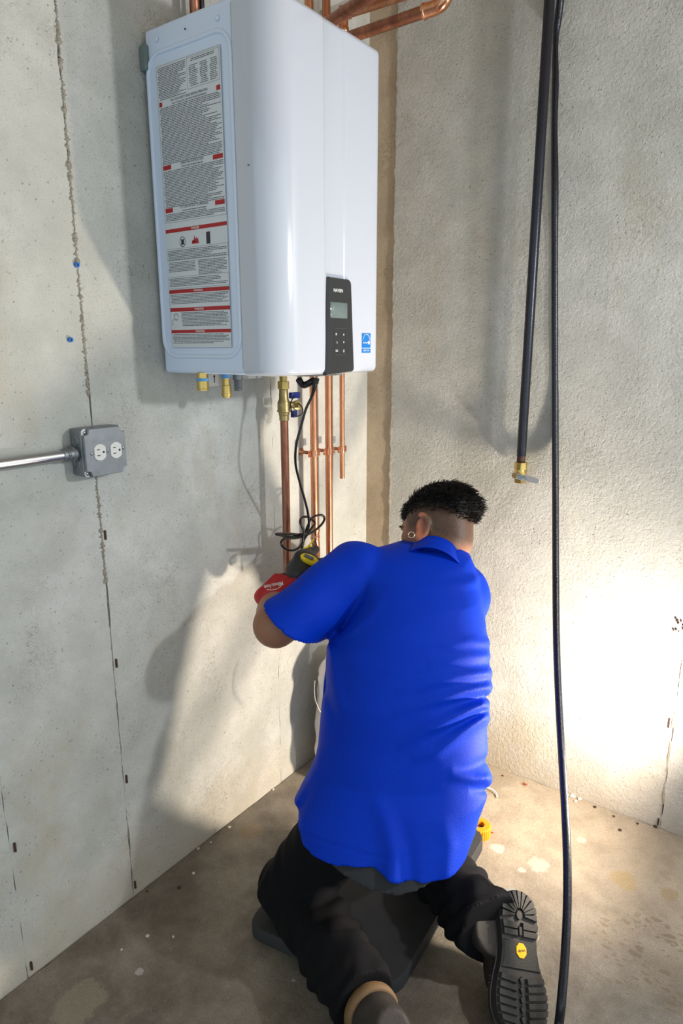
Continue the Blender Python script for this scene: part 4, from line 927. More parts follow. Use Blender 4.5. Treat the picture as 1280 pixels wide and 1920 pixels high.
# ================================================================ signed-distance modelling kit
import openvdb
class Field:
    def __init__(s, lo, hi, h):
        s.lo = np.asarray(lo, float); s.h = h
        s.n = np.ceil((np.asarray(hi)-s.lo)/h).astype(int)+1
        s.F = np.full(tuple(s.n), 0.5, np.float32)
    def _sl(s, lo, hi, m):
        a = np.clip(np.floor((np.asarray(lo)-m-s.lo)/s.h).astype(int), 0, s.n); b = np.clip(np.ceil((np.asarray(hi)+m-s.lo)/s.h).astype(int)+1, 0, s.n)
        return tuple(slice(i, j) for i, j in zip(a, b))
    def grid(s, sl):
        ax = [s.lo[i]+s.h*np.arange(sl[i].start, sl[i].stop, dtype=np.float32) for i in range(3)]
        return [g.astype(np.float32) for g in np.meshgrid(*ax, indexing='ij')]
    def apply(s, fn, lo, hi, k=0.01, mode='add'):
        sl = s._sl(lo, hi, k+4*s.h)
        if any(q.stop <= q.start for q in sl): return
        X, Y, Z = s.grid(sl); d = fn(X, Y, Z).astype(np.float32); A = s.F[sl]
        if mode == 'add':
            if k > 0:
                t = np.clip(0.5+0.5*(d-A)/k, 0, 1); s.F[sl] = d*(1-t)+A*t-k*t*(1-t)
            else: s.F[sl] = np.minimum(A, d)
        elif mode == 'cut':
            d = -d; kk = max(k, 1e-5); t = np.clip(0.5-0.5*(d-A)/kk, 0, 1); s.F[sl] = d*(1-t)+A*t+kk*t*(1-t)
        elif mode == 'disp': s.F[sl] = A-d
    def cap(s, a, b, ra, rb, k=0.012, mode='add', sq=None):
        a, b = np.asarray(a, float), np.asarray(b, float); ba = b-a; L2 = float(ba@ba)
        lo = np.minimum(a-ra, b-rb); hi = np.maximum(a+ra, b+rb)
        def fn(X, Y, Z):
            px_, py_, pz_ = X-a[0], Y-a[1], Z-a[2]
            t = np.clip((px_*ba[0]+py_*ba[1]+pz_*ba[2])/L2, 0, 1)
            qx, qy, qz = px_-t*ba[0], py_-t*ba[1], pz_-t*ba[2]
            if sq is not None:   # flatten along direction sq[0] by factor sq[1]
                n, f = sq; dd = qx*n[0]+qy*n[1]+qz*n[2]; e = f-1
                qx, qy, qz = qx+n[0]*dd*e, qy+n[1]*dd*e, qz+n[2]*dd*e
            return np.sqrt(qx*qx+qy*qy+qz*qz)-(ra+(rb-ra)*t)
        s.apply(fn, lo, hi, k, mode)
    def ell(s, c, axes, rad, k=0.012, mode='add', p=2.0):
        c = np.asarray(c, float); A = np.array(axes, float); R = np.asarray(rad, float)
        ext = np.sqrt(((A*R[:, None])**2).sum(0))*1.05
        def fn(X, Y, Z):
            x, y, z = X-c[0], Y-c[1], Z-c[2]
            u = [(x*a[0]+y*a[1]+z*a[2])/r for a, r in zip(A, R)]
            if p == 2.0:
                k0 = np.sqrt(u[0]**2+u[1]**2+u[2]**2); k1 = np.sqrt((u[0]/R[0])**2+(u[1]/R[1])**2+(u[2]/R[2])**2)+1e-6
                return k0*(k0-1)/k1
            k0 = (np.abs(u[0])**p+np.abs(u[1])**p+np.abs(u[2])**p)**(1/p); return (k0-1)*R.min()
        s.apply(fn, c-ext, c+ext, k, mode)
    def mesh(s, name, smooth=0):
        g = openvdb.FloatGrid(0.5); g.copyFromArray(s.F, tolerance=0.0)
        g.transform = openvdb.createLinearTransform(voxelSize=s.h)
        pts, quads = g.convertToQuads(0.0)
        pts = np.asarray(pts, np.float32)+s.lo.astype(np.float32); quads = np.asarray(quads, np.int32)
        me = bpy.data.meshes.new(name); n = len(pts); m = len(quads)
        for _ in range(smooth):
            acc = np.zeros_like(pts); cnt = np.zeros(n, np.float32)
            for i in range(4):
                j = (i+1) % 4
                np.add.at(acc, quads[:, i], pts[quads[:, j]]); np.add.at(cnt, quads[:, i], 1)
                np.add.at(acc, quads[:, j], pts[quads[:, i]]); np.add.at(cnt, quads[:, j], 1)
            pts = pts*0.5+0.5*acc/np.maximum(cnt, 1)[:, None]
        me.vertices.add(n); me.vertices.foreach_set('co', pts.ravel())
        me.loops.add(m*4); me.loops.foreach_set('vertex_index', quads.ravel())
        me.polygons.add(m); me.polygons.foreach_set('loop_start', np.arange(0, m*4, 4, dtype=np.int32)); me.polygons.foreach_set('loop_total', np.full(m, 4, np.int32))
        me.update(calc_edges=True); me.validate()
        # make sure the normals point outwards
        v = pts[quads[:, 0]]; e1 = pts[quads[:, 1]]-v; e2 = pts[quads[:, 2]]-v
        vol = float((np.cross(e1, e2)*v).sum()+(np.cross(e2, pts[quads[:, 3]]-v)*v).sum())
        if vol < 0: me.flip_normals()
        me.polygons.foreach_set('use_smooth', [True]*len(me.polygons)); me.update()
        return me, pts
def to_px(X, Y, Z):
    dx, dy, dz = X-CAM[0], Y-CAM[1], Z-CAM[2]
    w_ = dx*CF[0]+dy*CF[1]+dz*CF[2]
    return 640+F_PX*(dx*CR[0]+dy*CR[1]+dz*CR[2])/w_, 960-F_PX*(dx*CU[0]+dy*CU[1]+dz*CU[2])/w_, w_

# ================================================================ the kneeling man
LAT = nrm(V(0.811, 0.585, 0)); BK = nrm(V(0.585, -0.811, 0))       # towards his right, towards his back
person = thing('person', (0.60, -0.85, 0), 'person in a blue polo shirt and black trousers kneeling with red gloves at the pipes', 'person')
shL, shR = px(668, 1074, 1.655), px(866, 1114, 1.665)
elL, elR = px(517, 1172, 1.615), V(0.47, -0.40, 0.58)
haL = px(516, 1106, 1.76); haR = V(0.155, -0.38, 0.70)
wrL = haL+nrm(elL-haL)*0.055; wrR = haR+nrm(elR-haR)*0.055
hipL, hipR = V(0.525, -0.850, 0.335), V(0.640, -0.765, 0.335)
knL, knR = V(0.395, -0.895, 0.105), V(0.540, -0.580, 0.098)
anL, anR = fl(688, 1886, 0.095), px(920, 1744, 1.500)
C7 = px(818, 1064, 1.640); HC = px(818, 993, 1.715)
# head frame
hf = nrm(-0.79*V(0.811, 0.585, 0)+0.54*V(-0.585, 0.811, 0)-0.42*EZ)
HS = 0.955
hu = EZ*0.88+V(0.811, 0.585, 0)*0.56+0.06*BK; hu = nrm(hu-hf*np.dot(hu, hf)); hr = np.cross(hf, hu)          # hr: his right ear side
def hp(f, r, u): return HC+(hf*f+hr*r+hu*u)*HS

def hand(Fd, wrist, palm, dirn, nrmv, grip, s, side):
    """palm + four fingers curled round a grip axis point + thumb. dirn: knuckle direction, nrmv: back-of-hand normal."""
    dirn = nrm(dirn); nb = nrm(nrmv-dirn*np.dot(nrmv, dirn)); lat = np.cross(dirn, nb)*side      # lat: towards the thumb
    Fd.cap(wrist, palm-dirn*0.03, 0.026*s, 0.030*s, 0.012)
    for o, ln in ((0.030, .045), (0.010, .048), (-0.010, .046), (-0.029, .040)):
        Fd.cap(palm-dirn*0.035+lat*o*0.7, palm+dirn*ln+lat*o, 0.0165*s, 0.0125*s, 0.008)
    for o, l1, l2, l3, ln in ((0.030, .036, .026, .020, .045), (0.010, .040, .029, .021, .048), (-0.010, .037, .027, .020, .046), (-0.029, .030, .021, .018, .040)):
        p = palm+dirn*ln+lat*o; d1 = nrm(dirn*math.cos(grip*.7)-nb*math.sin(grip*.7)); d2 = nrm(dirn*math.cos(grip*1.7)-nb*math.sin(grip*1.7)); d3 = nrm(dirn*math.cos(grip*2.5)-nb*math.sin(grip*2.5))
        q1 = p+d1*l1; q2 = q1+d2*l2; q3 = q2+d3*l3
        Fd.cap(p, q1, .0108*s, .0098*s, .003); Fd.cap(q1, q2, .0098*s, .0088*s, .003); Fd.cap(q2, q3, .0088*s, .0075*s, .003)
    t0 = palm-dirn*0.025+lat*0.030-nb*0.006; t1 = t0+nrm(dirn*0.6+lat*0.75-nb*0.45)*0.036; t2 = t1+nrm(dirn*0.85-nb*0.6+lat*.1)*0.030; t3 = t2+nrm(dirn*0.8-nb*0.7-lat*0.3)*0.024
    Fd.cap(palm-dirn*0.04+lat*0.012, t0, .018*s, .0155*s, .008); Fd.cap(t0, t1, .0150*s, .0125*s, .004); Fd.cap(t1, t2, .0122*s, .0108*s, .003); Fd.cap(t2, t3, .0108*s, .0088*s, .003)

TG = px(572, 1072, 1.79)           # tool grip centre
dL = nrm(TG-wrL); nL = nrm((CAM-haL)*0.8-EX*0.9+EZ*0.3)
dR = nrm(V(0.10, -0.42, 0.74)-wrR); nR = nrm(V(0.3, 1.0, 0.2))

# ---- body: one continuous skin
B = Field((0.02, -1.30, 0.0), (1.0, -0.30, 1.20), 0.0042)
hpC = (hipL+hipR)/2
B.ell(hpC, (LAT, BK, EZ), (.130, .085, .09), .03)
sp_ = [hpC+EZ*0.05, px(745, 1400, 1.585), px(760, 1230, 1.61), px(775, 1120, 1.645)]
for a, b, r0, r1 in zip(sp_[:-1], sp_[1:], (.088, .085, .090), (.085, .090, .085)): B.cap(a, b, r0, r1, .04)
B.cap(px(775, 1120, 1.665), C7-BK*0.03-EZ*0.02, .075, .045, .03)
B.cap(shL+LAT*0.03-EZ*.01, C7-BK*0.03-EZ*.03, .048, .040, .03); B.cap(shR-LAT*0.03-EZ*.01, C7-BK*0.03-EZ*.03, .048, .040, .03)
for sh, el, wr_, hd_, r in ((shL, elL, wrL, haL, 1.07), (shR, elR, wrR, haR, 1.04)):
    B.cap(sh, el, .056*r, .0465*r, .025); B.cap(el, el*0.45+wr_*0.55, .0465*r, .040*r, .02); B.cap(el*0.45+wr_*0.55, wr_, .040*r, .0275*r, .02)
hand(B, wrL, haL, dL, nL, 0.75, 0.86, 1); hand(B, wrR, haR, dR, nR, 0.75, 0.86, 1)
for hp_, kn, an in ((hipL, knL, anL), (hipR, knR, anR)):
    B.cap(hp_, kn, .078, .052, .03); B.cap(kn, kn*.6+an*.4, .050, .050, .02); B.cap(kn*.6+an*.4, kn*.12+an*.88, .048, .030, .02)
# feet inside the boots are set with the boots below
# neck and head
B.cap(C7-BK*0.010-EZ*0.01, hp(-0.040, 0, -0.040), .050, .053, .03)
B.ell(hp(-0.012, 0, 0.018), (hf, hr, hu), (.094*HS, .0745*HS, .088*HS), .02)
B.ell(hp(0.022, 0, -0.028), (hf, hr, hu), (.066, .062, .080), .03)
B.ell(hp(0.052, 0, -0.078), (hf, hr, hu), (.034, .038, .026), .03)      # chin and jaw
B.cap(hp(0.010, .052, -.070), hp(.060, .020, -.090), .016, .016, .02); B.cap(hp(0.010, -.052, -.070), hp(.060, -.020, -.090), .016, .016, .02)
B.cap(hp(0.080, .028, .020), hp(0.080, -.028, .020), .012, .012, .014)  # brow
B.cap(hp(0.086, 0, .012), hp(0.107, 0, -.026), .007, .011, .010)        # nose
B.ell(hp(.094, .011, -.031), (hf, hr, hu), (.010, .007, .006), .006); B.ell(hp(.094, -.011, -.031), (hf, hr, hu), (.010, .007, .006), .006)
B.cap(hp(.066, .044, -.012), hp(.058, .052, -.022), .014, .012, .014); B.cap(hp(.066, -.044, -.012), hp(.058, -.052, -.022), .014, .012, .014)
B.ell(hp(.086, .031, .004), (hf, hr, hu), (.012, .015, .010), .008, 'cut'); B.ell(hp(.086, -.031, .004), (hf, hr, hu), (.012, .015, .010), .008, 'cut')
B.cap(hp(.083, .020, -.054), hp(.083, -.020, -.054), .0062, .0062, .005); B.cap(hp(.082, .017, -.064), hp(.082, -.017, -.064), .0072, .0072, .005)
B.cap(hp(.091, .020, -.0588), hp(.091, -.020, -.0588), .0022, .0022, .003, 'cut')
for s in (1, -1):                                                       # ears
    ec = hp(-0.002, s*.0755, -.010); en = nrm(hr*s*0.86-hf*0.5); eu = nrm(hu*0.96-hf*0.28); eu = nrm(eu-en*np.dot(eu, en)); ew = np.cross(en, eu)
    B.cap(ec-hu*0.0, ec+en*0.006, .013, .011, .008)
    R_ = [(0.017*math.cos(a), 0.031*math.sin(a)) for a in np.linspace(-2.2, 2.0, 15)]
    bw = -hf; ew = nrm(bw-en*np.dot(bw, en)-eu*np.dot(bw, eu))
    for (a1, b1), (a2, b2) in zip(R_[:-1], R_[1:]):
        B.cap(ec+en*0.012+ew*a1+eu*b1, ec+en*0.012+ew*a2+eu*b2, .0058, .0058, .003)
    B.ell(ec+en*0.008, (en, eu, ew), (.005, .026, .014), .004)
    B.ell(ec+en*0.011-eu*0.030+ew*-0.004, (en, eu, ew), (.006, .011, .009), .006)
    B.ell(ec+en*0.017+ew*-.001, (en, eu, ew), (.007, .016, .007), .004, 'cut')
me, pts = B.mesh('body', 1)
# stubble fade: a real difference of pigment kept as a vertex attribute
co = np.empty(len(me.vertices)*3, np.float32); me.vertices.foreach_get('co', co); co = co.reshape(-1, 3)
rel = co-HC; fu = rel@hu; ff = rel@hf; fr = rel@hr
line = -0.050-0.35*(ff+0.09)+0.0*fr
line = np.interp(ff, [-0.12, -0.085, -0.05, 0.0, 0.035, 0.06, 0.075], [-0.105, -0.092, -0.075, -0.040, -0.030, 0.015, 0.060])
m = np.clip((fu-line)/0.042, 0, 1)*(ff < 0.078)*(np.linalg.norm(rel, axis=1) < 0.13)
earm = np.clip(1-(np.abs(np.abs(fr)-0.088)/0.012), 0, 1)*(np.abs(ff) < 0.03)*(np.abs(fu+.01) < 0.045)
m = m*(1-np.clip(earm*1.5, 0, 1))
at = me.attributes.new('stubble', 'FLOAT', 'POINT'); at.data.foreach_set('value', m.astype(np.float32))
at2 = me.attributes.new('flush', 'FLOAT', 'POINT'); at2.data.foreach_set('value', np.clip(earm*1.2, 0, 1).astype(np.float32))
t = NT('skin')
a1 = t.n('ShaderNodeAttribute'); a1.attribute_name = 'stubble'; a2 = t.n('ShaderNodeAttribute'); a2.attribute_name = 'flush'
base = t.mix(t.noise(30, 4), rgb(150, 102, 76), rgb(168, 118, 90))
base = t.mix(t.math('MULTIPLY', a2.outputs['Fac'], 0.5), base, rgb(196, 104, 84))
stb = t.math('MULTIPLY', a1.outputs['Fac'], t.ramp(t.noise(700, 2, 0.6), [(0.3, 0.55), (0.6, 1.0)]))
t.color(t.mix(stb, base, rgb(60, 48, 40))); t.bump(t.noise(420, 3), 0.0003)
MAT['skin'] = t.set(Roughness=0.52, Subsurface_Weight=0.08, Subsurface_Radius=(0.01, 0.004, 0.002), Subsurface_Scale=0.5)
body = link('body', me, person, MAT['skin'])
for s in (1, -1):
    bm = bmesh.new(); bmesh.ops.create_uvsphere(bm, u_segments=20, v_segments=14, radius=0.0115)
    for v in bm.verts: v.co = tuple(hp(.0705, s*.031, .004)+np.array(v.co))
    from_bm('eye', bm, MAT['print_white'], person)
    bm = bmesh.new(); add_tube(bm, catmull([hp(.088, s*.012, .021), hp(.092, s*.028, .027), hp(.080, s*.050, .020)], 6), [0.0028]*13, 8); from_bm('eyebrow', bm, MAT['ink_dark'], person)
# hair: swept-over top, faded sides
H = Field(HC-0.15, HC+0.16, 0.0024)
def skull(X, Y, Z, g=0.0):
    c = hp(-0.012, 0, 0.018); x, y, z = X-c[0], Y-c[1], Z-c[2]
    R_ = np.array([.094, .0745, .088])*HS+g; u = [(x*a[0]+y*a[1]+z*a[2])/r for a, r in zip((hf, hr, hu), R_)]
    k0 = np.sqrt(u[0]**2+u[1]**2+u[2]**2); k1 = np.sqrt((u[0]/R_[0])**2+(u[1]/R_[1])**2+(u[2]/R_[2])**2)+1e-6
    return k0*(k0-1)/k1
def hairf(X, Y, Z):
    x, y, z = X-HC[0], Y-HC[1], Z-HC[2]
    f = (x*hf[0]+y*hf[1]+z*hf[2])/HS; r = (x*hr[0]+y*hr[1]+z*hr[2])/HS; u = (x*hu[0]+y*hu[1]+z*hu[2])/HS
    th = 0.013+0.009*np.clip((f-0.02)/0.06, 0, 1)+0.006*np.clip((-f-0.05)/0.05, 0, 1)+0.0008*np.sin(r*700+f*200)
    lim = np.interp(f, [-0.13, -0.095, -0.06, 0.0, 0.05, 0.08, 0.12], [0.0, 0.012, 0.038, 0.056, 0.058, 0.046, 0.042]).astype(np.float32)
    th = th*np.clip((u-lim)/0.045, 0, 1)-0.001
    low = (lim-u)*0.8
    return np.maximum(skull(X, Y, Z, 0.0)-th, low)
H.apply(hairf, HC-0.145, HC+0.155, 0)
hm, _ = H.mesh('hair', 1)
bm = bmesh.new(); bm.from_mesh(hm); r = np.random.default_rng(12)
LF, LU = [-0.13, -0.095, -0.06, 0.0, 0.05, 0.08, 0.12], [-0.014, 0.000, 0.026, 0.044, 0.046, 0.034, 0.030]
def cap_h(f): return 0.011+0.008*min(1, max(0, (f-0.02)/0.06))+0.006*min(1, max(0, (-f-0.05)/0.05))
for k in range(9000):
    q = r.normal(0, 1, 3); q /= np.linalg.norm(q)
    f, rr, u0 = q[0]*.094-0.012, q[1]*.0745, q[2]*.088+.018
    lim = float(np.interp(f, LF, LU))+r.uniform(-0.006, 0.008)
    if u0 < lim: continue
    nn = nrm(hf*q[0]/.094+hr*q[1]/.0745+hu*q[2]/.088)
    dep_ = min(1.0, (u0-lim)/0.03)
    P = hp(f, rr, u0)+nn*cap_h(f)*0.75*dep_
    if f < 0.045: sw = nrm(-hf*r.normal(0.75, 0.3)+hr*r.normal(0.0, 0.4)+nn*r.uniform(0.1, 0.55)-hu*(0.5 if dep_ < .5 else 0.0))
    else: sw = nrm(hf*r.uniform(.1, .7)-hu*r.uniform(0.1, .7)+hr*r.normal(0, .5)+nn*.35)
    L_ = r.uniform(0.010, 0.021)*(0.45+0.75*dep_)*(1.35 if f < -0.05 else 1.0); c = nrm(sw-hu*0.5)
    p = [P, P+sw*L_*0.35+nn*0.002, P+sw*L_*0.7+nn*0.0015, P+(sw*0.75+c*0.25)*L_]
    add_tube(bm, p, [0.0010, 0.0009, 0.0006, 0.0002], 4, caps=False)
MAT['hair'] = simple('black_hair', rgb(16, 13, 12), 0.55, var=0.5, scale=160)
bpy.data.meshes.remove(hm); from_bm('hair', bm, MAT['hair'], person)
# hoop earring on his left ear
ec = hp(-0.002, -.0755, -.010); bm = bmesh.new(); hc = px(771, 1003, 1.600)
for rr_ in (0.0072,): add_tube(bm, [hc+nrm(hf*0.8-hr*0.6)*rr_*math.cos(a)+hu*rr_*math.sin(a) for a in np.linspace(0, 2*PI, 25)], 0.0013, 8)
from_bm('earring', bm, MAT['gold'], person)

nk = nrm(EZ*0.52+LAT*0.26-BK*0.75)
# ---- polo shirt
LV = [  # image row, left edge, right edge, depth of centre line, half depth
    (1020, 752, 862, 1.660, 0.061), (1040, 704, 880, 1.655, 0.087), (1070, 676, 890, 1.639, 0.110), (1110, 665, 898, 1.621, 0.132), (1160, 640, 907, 1.605, 0.143), (1200, 618, 911, 1.595, 0.146), (1280, 606, 913, 1.580, 0.145), (1350, 600, 909, 1.572, 0.139), (1420, 594, 913, 1.565, 0.139), (1460, 576, 913, 1.555, 0.149), (1500, 555, 897, 1.546, 0.155), (1550, 549, 883, 1.534, 0.159), (1600, 553, 872, 1.522, 0.161), (1660, 556, 866, 1.508, 0.161), (1720, 560, 860, 1.493, 0.159)]
cen = np.array([px((l+r)/2, y, d) for y, l, r, d, b in LV]); hw = np.array([(r-l)/2*d/F_PX for y, l, r, d, b in LV]); hb = np.array([b for *_, b in LV])
order = np.argsort(cen[:, 2]); zc, cx_, cy_, hw_, hb_ = [np.asarray(a)[order] for a in (cen[:, 2], cen[:, 0], cen[:, 1], hw, hb)]
def folds(u, v):
    """cloth folds given as ridges along polylines on the back (image row/column of the back surface)."""
    out = np.zeros_like(u)
    for P, wdt, amp in FOLDS:
        best = np.full(u.shape, 1e9, np.float32); tt = np.zeros_like(u); m = len(P)-1
        for i in range(m):
            (x0, y0), (x1, y1) = P[i], P[i+1]; dx, dy = x1-x0, y1-y0; L2 = dx*dx+dy*dy
            t = np.clip(((u-x0)*dx+(v-y0)*dy)/L2, 0, 1); d2 = (u-x0-t*dx)**2+(v-y0-t*dy)**2
            q = d2 < best; best = np.where(q, d2, best); tt = np.where(q, (i+t)/m, tt)
        wdt = wdt*0.85 if wdt > 3 else wdt; amp = amp*1.35
        out += amp*np.exp(-best/(2*wdt*wdt))*(np.clip(1-tt, 0, 1)**0.6)
    return out
FOLDS = [([(915, 1262), (860, 1268), (790, 1285), (740, 1300)], 9, .0075), ([(916, 1288), (870, 1296), (800, 1318), (735, 1338)], 8, .0085),
         ([(905, 1322), (860, 1342), (800, 1368), (745, 1400)], 9, .0100), ([(908, 1345), (870, 1372), (820, 1410), (770, 1425)], 9, .0085),
         ([(908, 1308), (860, 1318), (810, 1335)], 6, -.0060), ([(907, 1334), (860, 1358), (790, 1392)], 6, -.0065),
         ([(912, 1230), (870, 1232), (800, 1245)], 9, .0045), ([(914, 1205), (880, 1203), (820, 1210)], 8, .0035),
         ([(914, 1460), (890, 1462), (840, 1452)], 9, .0080), ([(912, 1425), (880, 1440), (850, 1444)], 8, -.0040), ([(908, 1480), (880, 1482)], 7, -.0050),
         ([(735, 1650), (737, 1600), (722, 1540), (700, 1480)], 15, .0110), ([(770, 1650), (765, 1590), (750, 1530)], 11, -.0050), ([(700, 1650), (690, 1600)], 14, -.0045),
         ([(602, 1260), (622, 1330), (640, 1380)], 7, -.0045), ([(618, 1215), (628, 1280), (645, 1340)], 7, .0040), ([(560, 1500), (590, 1450), (600, 1400)], 8, .0050), ([(552, 1540), (575, 1480), (600, 1440)], 7, -.0045),
         ([(640, 1176), (672, 1130), (690, 1080)], 8, -.0110), ([(655, 1185), (700, 1150), (720, 1110)], 8, .0035), ([(865, 1065), (820, 1075), (770, 1062)], 9, .0030), ([(890, 1090), (850, 1096), (800, 1090)], 9, .0035),
         ([(840, 1640), (845, 1590), (830, 1530)], 13, .0045),
         ([(560, 1562), (600, 1576), (665, 1596), (735, 1614), (810, 1598), (866, 1572)], 2.2, -.0016),
         ([(672, 1020), (688, 1050), (694, 1090), (686, 1130)], 2.2, .0014)]
hemx = [520, 552, 560, 568, 590, 625, 665, 700, 735, 770, 810, 850, 866, 880, 900]
hemy = [1545, 1551, 1559, 1574, 1585, 1596, 1606, 1618, 1628, 1624, 1614, 1600, 1592, 1566, 1545]
hemu, hemz = [], []
for x, y in zip(hemx, hemy):
    q = px(x, y, 1.400+0.0005*abs(x-710)); hemu.append(float(np.dot(q, LAT))); hemz.append(float(q[2]))
def torso(X, Y, Z):
    cx2 = np.interp(Z, zc, cx_).astype(np.float32); cy2 = np.interp(Z, zc, cy_).astype(np.float32); a = np.interp(Z, zc, hw_).astype(np.float32); b = np.interp(Z, zc, hb_).astype(np.float32)
    x, y = X-cx2, Y-cy2; u = x*LAT[0]+y*LAT[1]; v = x*BK[0]+y*BK[1]
    # flatter back with a slight spine hollow
    k = ((np.abs(u)/a)**2.35+(np.abs(v)/b)**2.35)**(1/2.35)
    d = (k-1)*np.minimum(a, b)*0.93
    U_, V_, _w = to_px(X, Y, Z); f = folds(U_, V_)*(v > -0.02)
    top = (Z-zc[-1]+0.004)*0.9
    return np.maximum(d-f, top)
S = Field((0.14, -1.20, 0.20), (0.92, -0.28, 1.06), 0.0040)
S.apply(torso, (0.20, -1.18, 0.22), (0.92, -0.28, zc[-1]+0.01), 0)
S.cap(shL+LAT*0.012-EZ*0.012, C7-EZ*0.035-BK*0.02, .070, .062, .05); S.cap(shR-LAT*0.015-EZ*0.02, C7-EZ*0.04-BK*0.02, .062, .058, .05)
# hem cut (height depends on the side-to-side position; short side slit on the left)
hu_ = np.argsort(hemu); HU, HZ = np.array(hemu)[hu_], np.array(hemz)[hu_]
def below(X, Y, Z):
    u = X*LAT[0]+Y*LAT[1]; return Z-np.interp(u, HU, HZ).astype(np.float32)
S.apply(below, (0.14, -1.2, 0.2), (0.98, -0.28, 0.62), 0.002, 'cut')
# neck opening
S.cap(px(814, 1058, 1.655)+nk*0.070, px(814, 1058, 1.655)+nk*.16, .056, .062, .004, 'cut')
# sleeves
def sleeve(sh, el, r0, r1, cutn, cutp, ra):
    ax = nrm(el-sh); e = el+ax*0.03
    G = Field((0.1, -1.25, 0.5), (0.95, -0.35, 1.1), 0.0040)
    G.cap(sh, e, r0, r1, .0)
    def fn(X, Y, Z): return -((X-cutp[0])*cutn[0]+(Y-cutp[1])*cutn[1]+(Z-cutp[2])*cutn[2])
    G.apply(fn, (0.1, -1.25, .5), (.95, -.35, 1.1), 0.003, 'cut')
    return G
def sleeve_wr(sh, el, r0, r1, n_, p_, ra, seed):
    ax = nrm(el-sh); e = el+ax*0.03; Xa, Ya, _ = frame(ax); L = float(np.linalg.norm(e-sh))
    def fn(X, Y, Z):
        x, y, z = X-sh[0], Y-sh[1], Z-sh[2]; t = x*ax[0]+y*ax[1]+z*ax[2]; tc = np.clip(t, 0, L)
        qx, qy, qz = x-ax[0]*tc, y-ax[1]*tc, z-ax[2]*tc; rr = np.sqrt(qx*qx+qy*qy+qz*qz)
        ang = np.arctan2(qx*Ya[0]+qy*Ya[1]+qz*Ya[2], qx*Xa[0]+qy*Xa[1]+qz*Xa[2])
        R_ = r0+(r1-r0)*tc/L+0.0022*np.sin(ang*3+t*28+seed)+0.0016*np.sin(ang*2-t*46+seed*2)
        dd = rr-R_; plane = (X-p_[0])*n_[0]+(Y-p_[1])*n_[1]+(Z-p_[2])*n_[2]
        dd = np.maximum(dd, plane)
        inner = np.maximum(rr-(R_-0.0045), -(plane+0.045)); return np.maximum(dd, -inner)
    return fn
cl = px(556, 1170, 1.60); n_l = nrm(nrm(elL-shL)*0.80-CU*0.46+CF*0.42)
S.apply(sleeve_wr(shL, px(548, 1168, 1.60), .078, .078, n_l, cl, 0, 1.0), (0.1, -1.2, 0.5), (0.75, -0.4, 1.06), 0.012)
axr = nrm(elR-shR); crp = shR+axr*0.20
S.apply(sleeve_wr(shR, elR, .070, .068, axr, crp, 0, 2.0), (0.25, -0.8, 0.45), (0.9, -0.28, 1.0), 0.012)
sm, _ = S.mesh('polo_shirt', 1)
t = NT('blue_polo')
n = t.noise(14, 4); kn = t.voro(620)
t.color(t.mix(n, rgb(0, 50, 186), rgb(0, 58, 200)))
t.bump(kn, 0.0004)
MAT['shirt'] = t.set(Roughness=0.60, Specular_IOR_Level=0.12)
shirt = link('polo_shirt', sm, person, MAT['shirt'])
# collar: folded band round the neck
nk = nrm(EZ*0.52+LAT*0.26-BK*0.75); bm = bmesh.new(); n_ = 44; rings = []
cc = px(814, 1058, 1.655)
fwdc = nrm(-EZ-nk*np.dot(-EZ, nk)); latc = np.cross(nk, fwdc)
for (h, rr) in ((-.012, .0590), (.018, .0570), (.030, .0580), (.033, .0610), (.030, .0645), (.012, .0690), (-.012, .0770), (-.020, .0810), (-.022, .0795), (-.014, .0700)):
    ring = []
    for k in range(n_):
        a = 2*PI*k/n_; drop = 0.020*(1+math.cos(a))*0.5
        ring.append(bm.verts.new(cc+nk*(h-drop*1.2)+(fwdc*math.cos(a)*1.10+latc*math.sin(a))*(rr)))
    rings.append(ring)
for a, b in zip(rings[:-1], rings[1:]):
    for k in range(n_): bm.faces.new((a[k], a[(k+1) % n_], b[(k+1) % n_], b[k]))
from_bm('collar', bm, MAT['shirt'], shirt)

# ---- trousers
T = Field((0.20, -1.22, 0.0), (0.98, -0.36, 0.56), 0.0040)
T.ell(hpC+EZ*0.02+LAT*.005, (LAT, BK, EZ), (.132, .108, .105), .03)
T.cap(hipL+BK*.01+LAT*.01, hipR+BK*.01-LAT*.012, .088, .088, .03)
def leg(a, b, ra, rb, k, seed, amp=0.004, fr=60, cutpl=None):
    a, b = np.asarray(a, float), np.asarray(b, float); ax = nrm(b-a); L = float(np.linalg.norm(b-a)); Xa, Ya, _ = frame(ax)
    def fn(X, Y, Z):
        x, y, z = X-a[0], Y-a[1], Z-a[2]; t = x*ax[0]+y*ax[1]+z*ax[2]; tc = np.clip(t, 0, L)
        qx, qy, qz = x-ax[0]*tc, y-ax[1]*tc, z-ax[2]*tc; rr = np.sqrt(qx*qx+qy*qy+qz*qz)
        ang = np.arctan2(qx*Ya[0]+qy*Ya[1]+qz*Ya[2], qx*Xa[0]+qy*Xa[1]+qz*Xa[2])
        w_ = amp*(np.abs(np.sin(t*fr+2.2*np.sin(ang+seed)+0.9*np.sin(2*ang+t*21)+seed))**1.3*1.5-0.6)*(0.55+0.45*np.sin(t*17+ang*2+seed*5))+amp*0.55*np.sin(ang*3+t*45+seed*3)+amp*0.3*np.sin(ang*5-t*73+seed)
        d = rr-(ra+(rb-ra)*tc/L)-w_
        if cutpl is not None: d = np.maximum(d, t-cutpl)
        return d*0.9
    r = max(ra, rb)+.012; T.apply(fn, np.minimum(a, b)-r, np.maximum(a, b)+r, k)
leg(hipL, knL, .088, .080, .03, 0.4, .003, 40); leg(hipR, knR, .086, .062, .03, 1.4, .003, 40)
cL = anL*0.92+knL*0.08
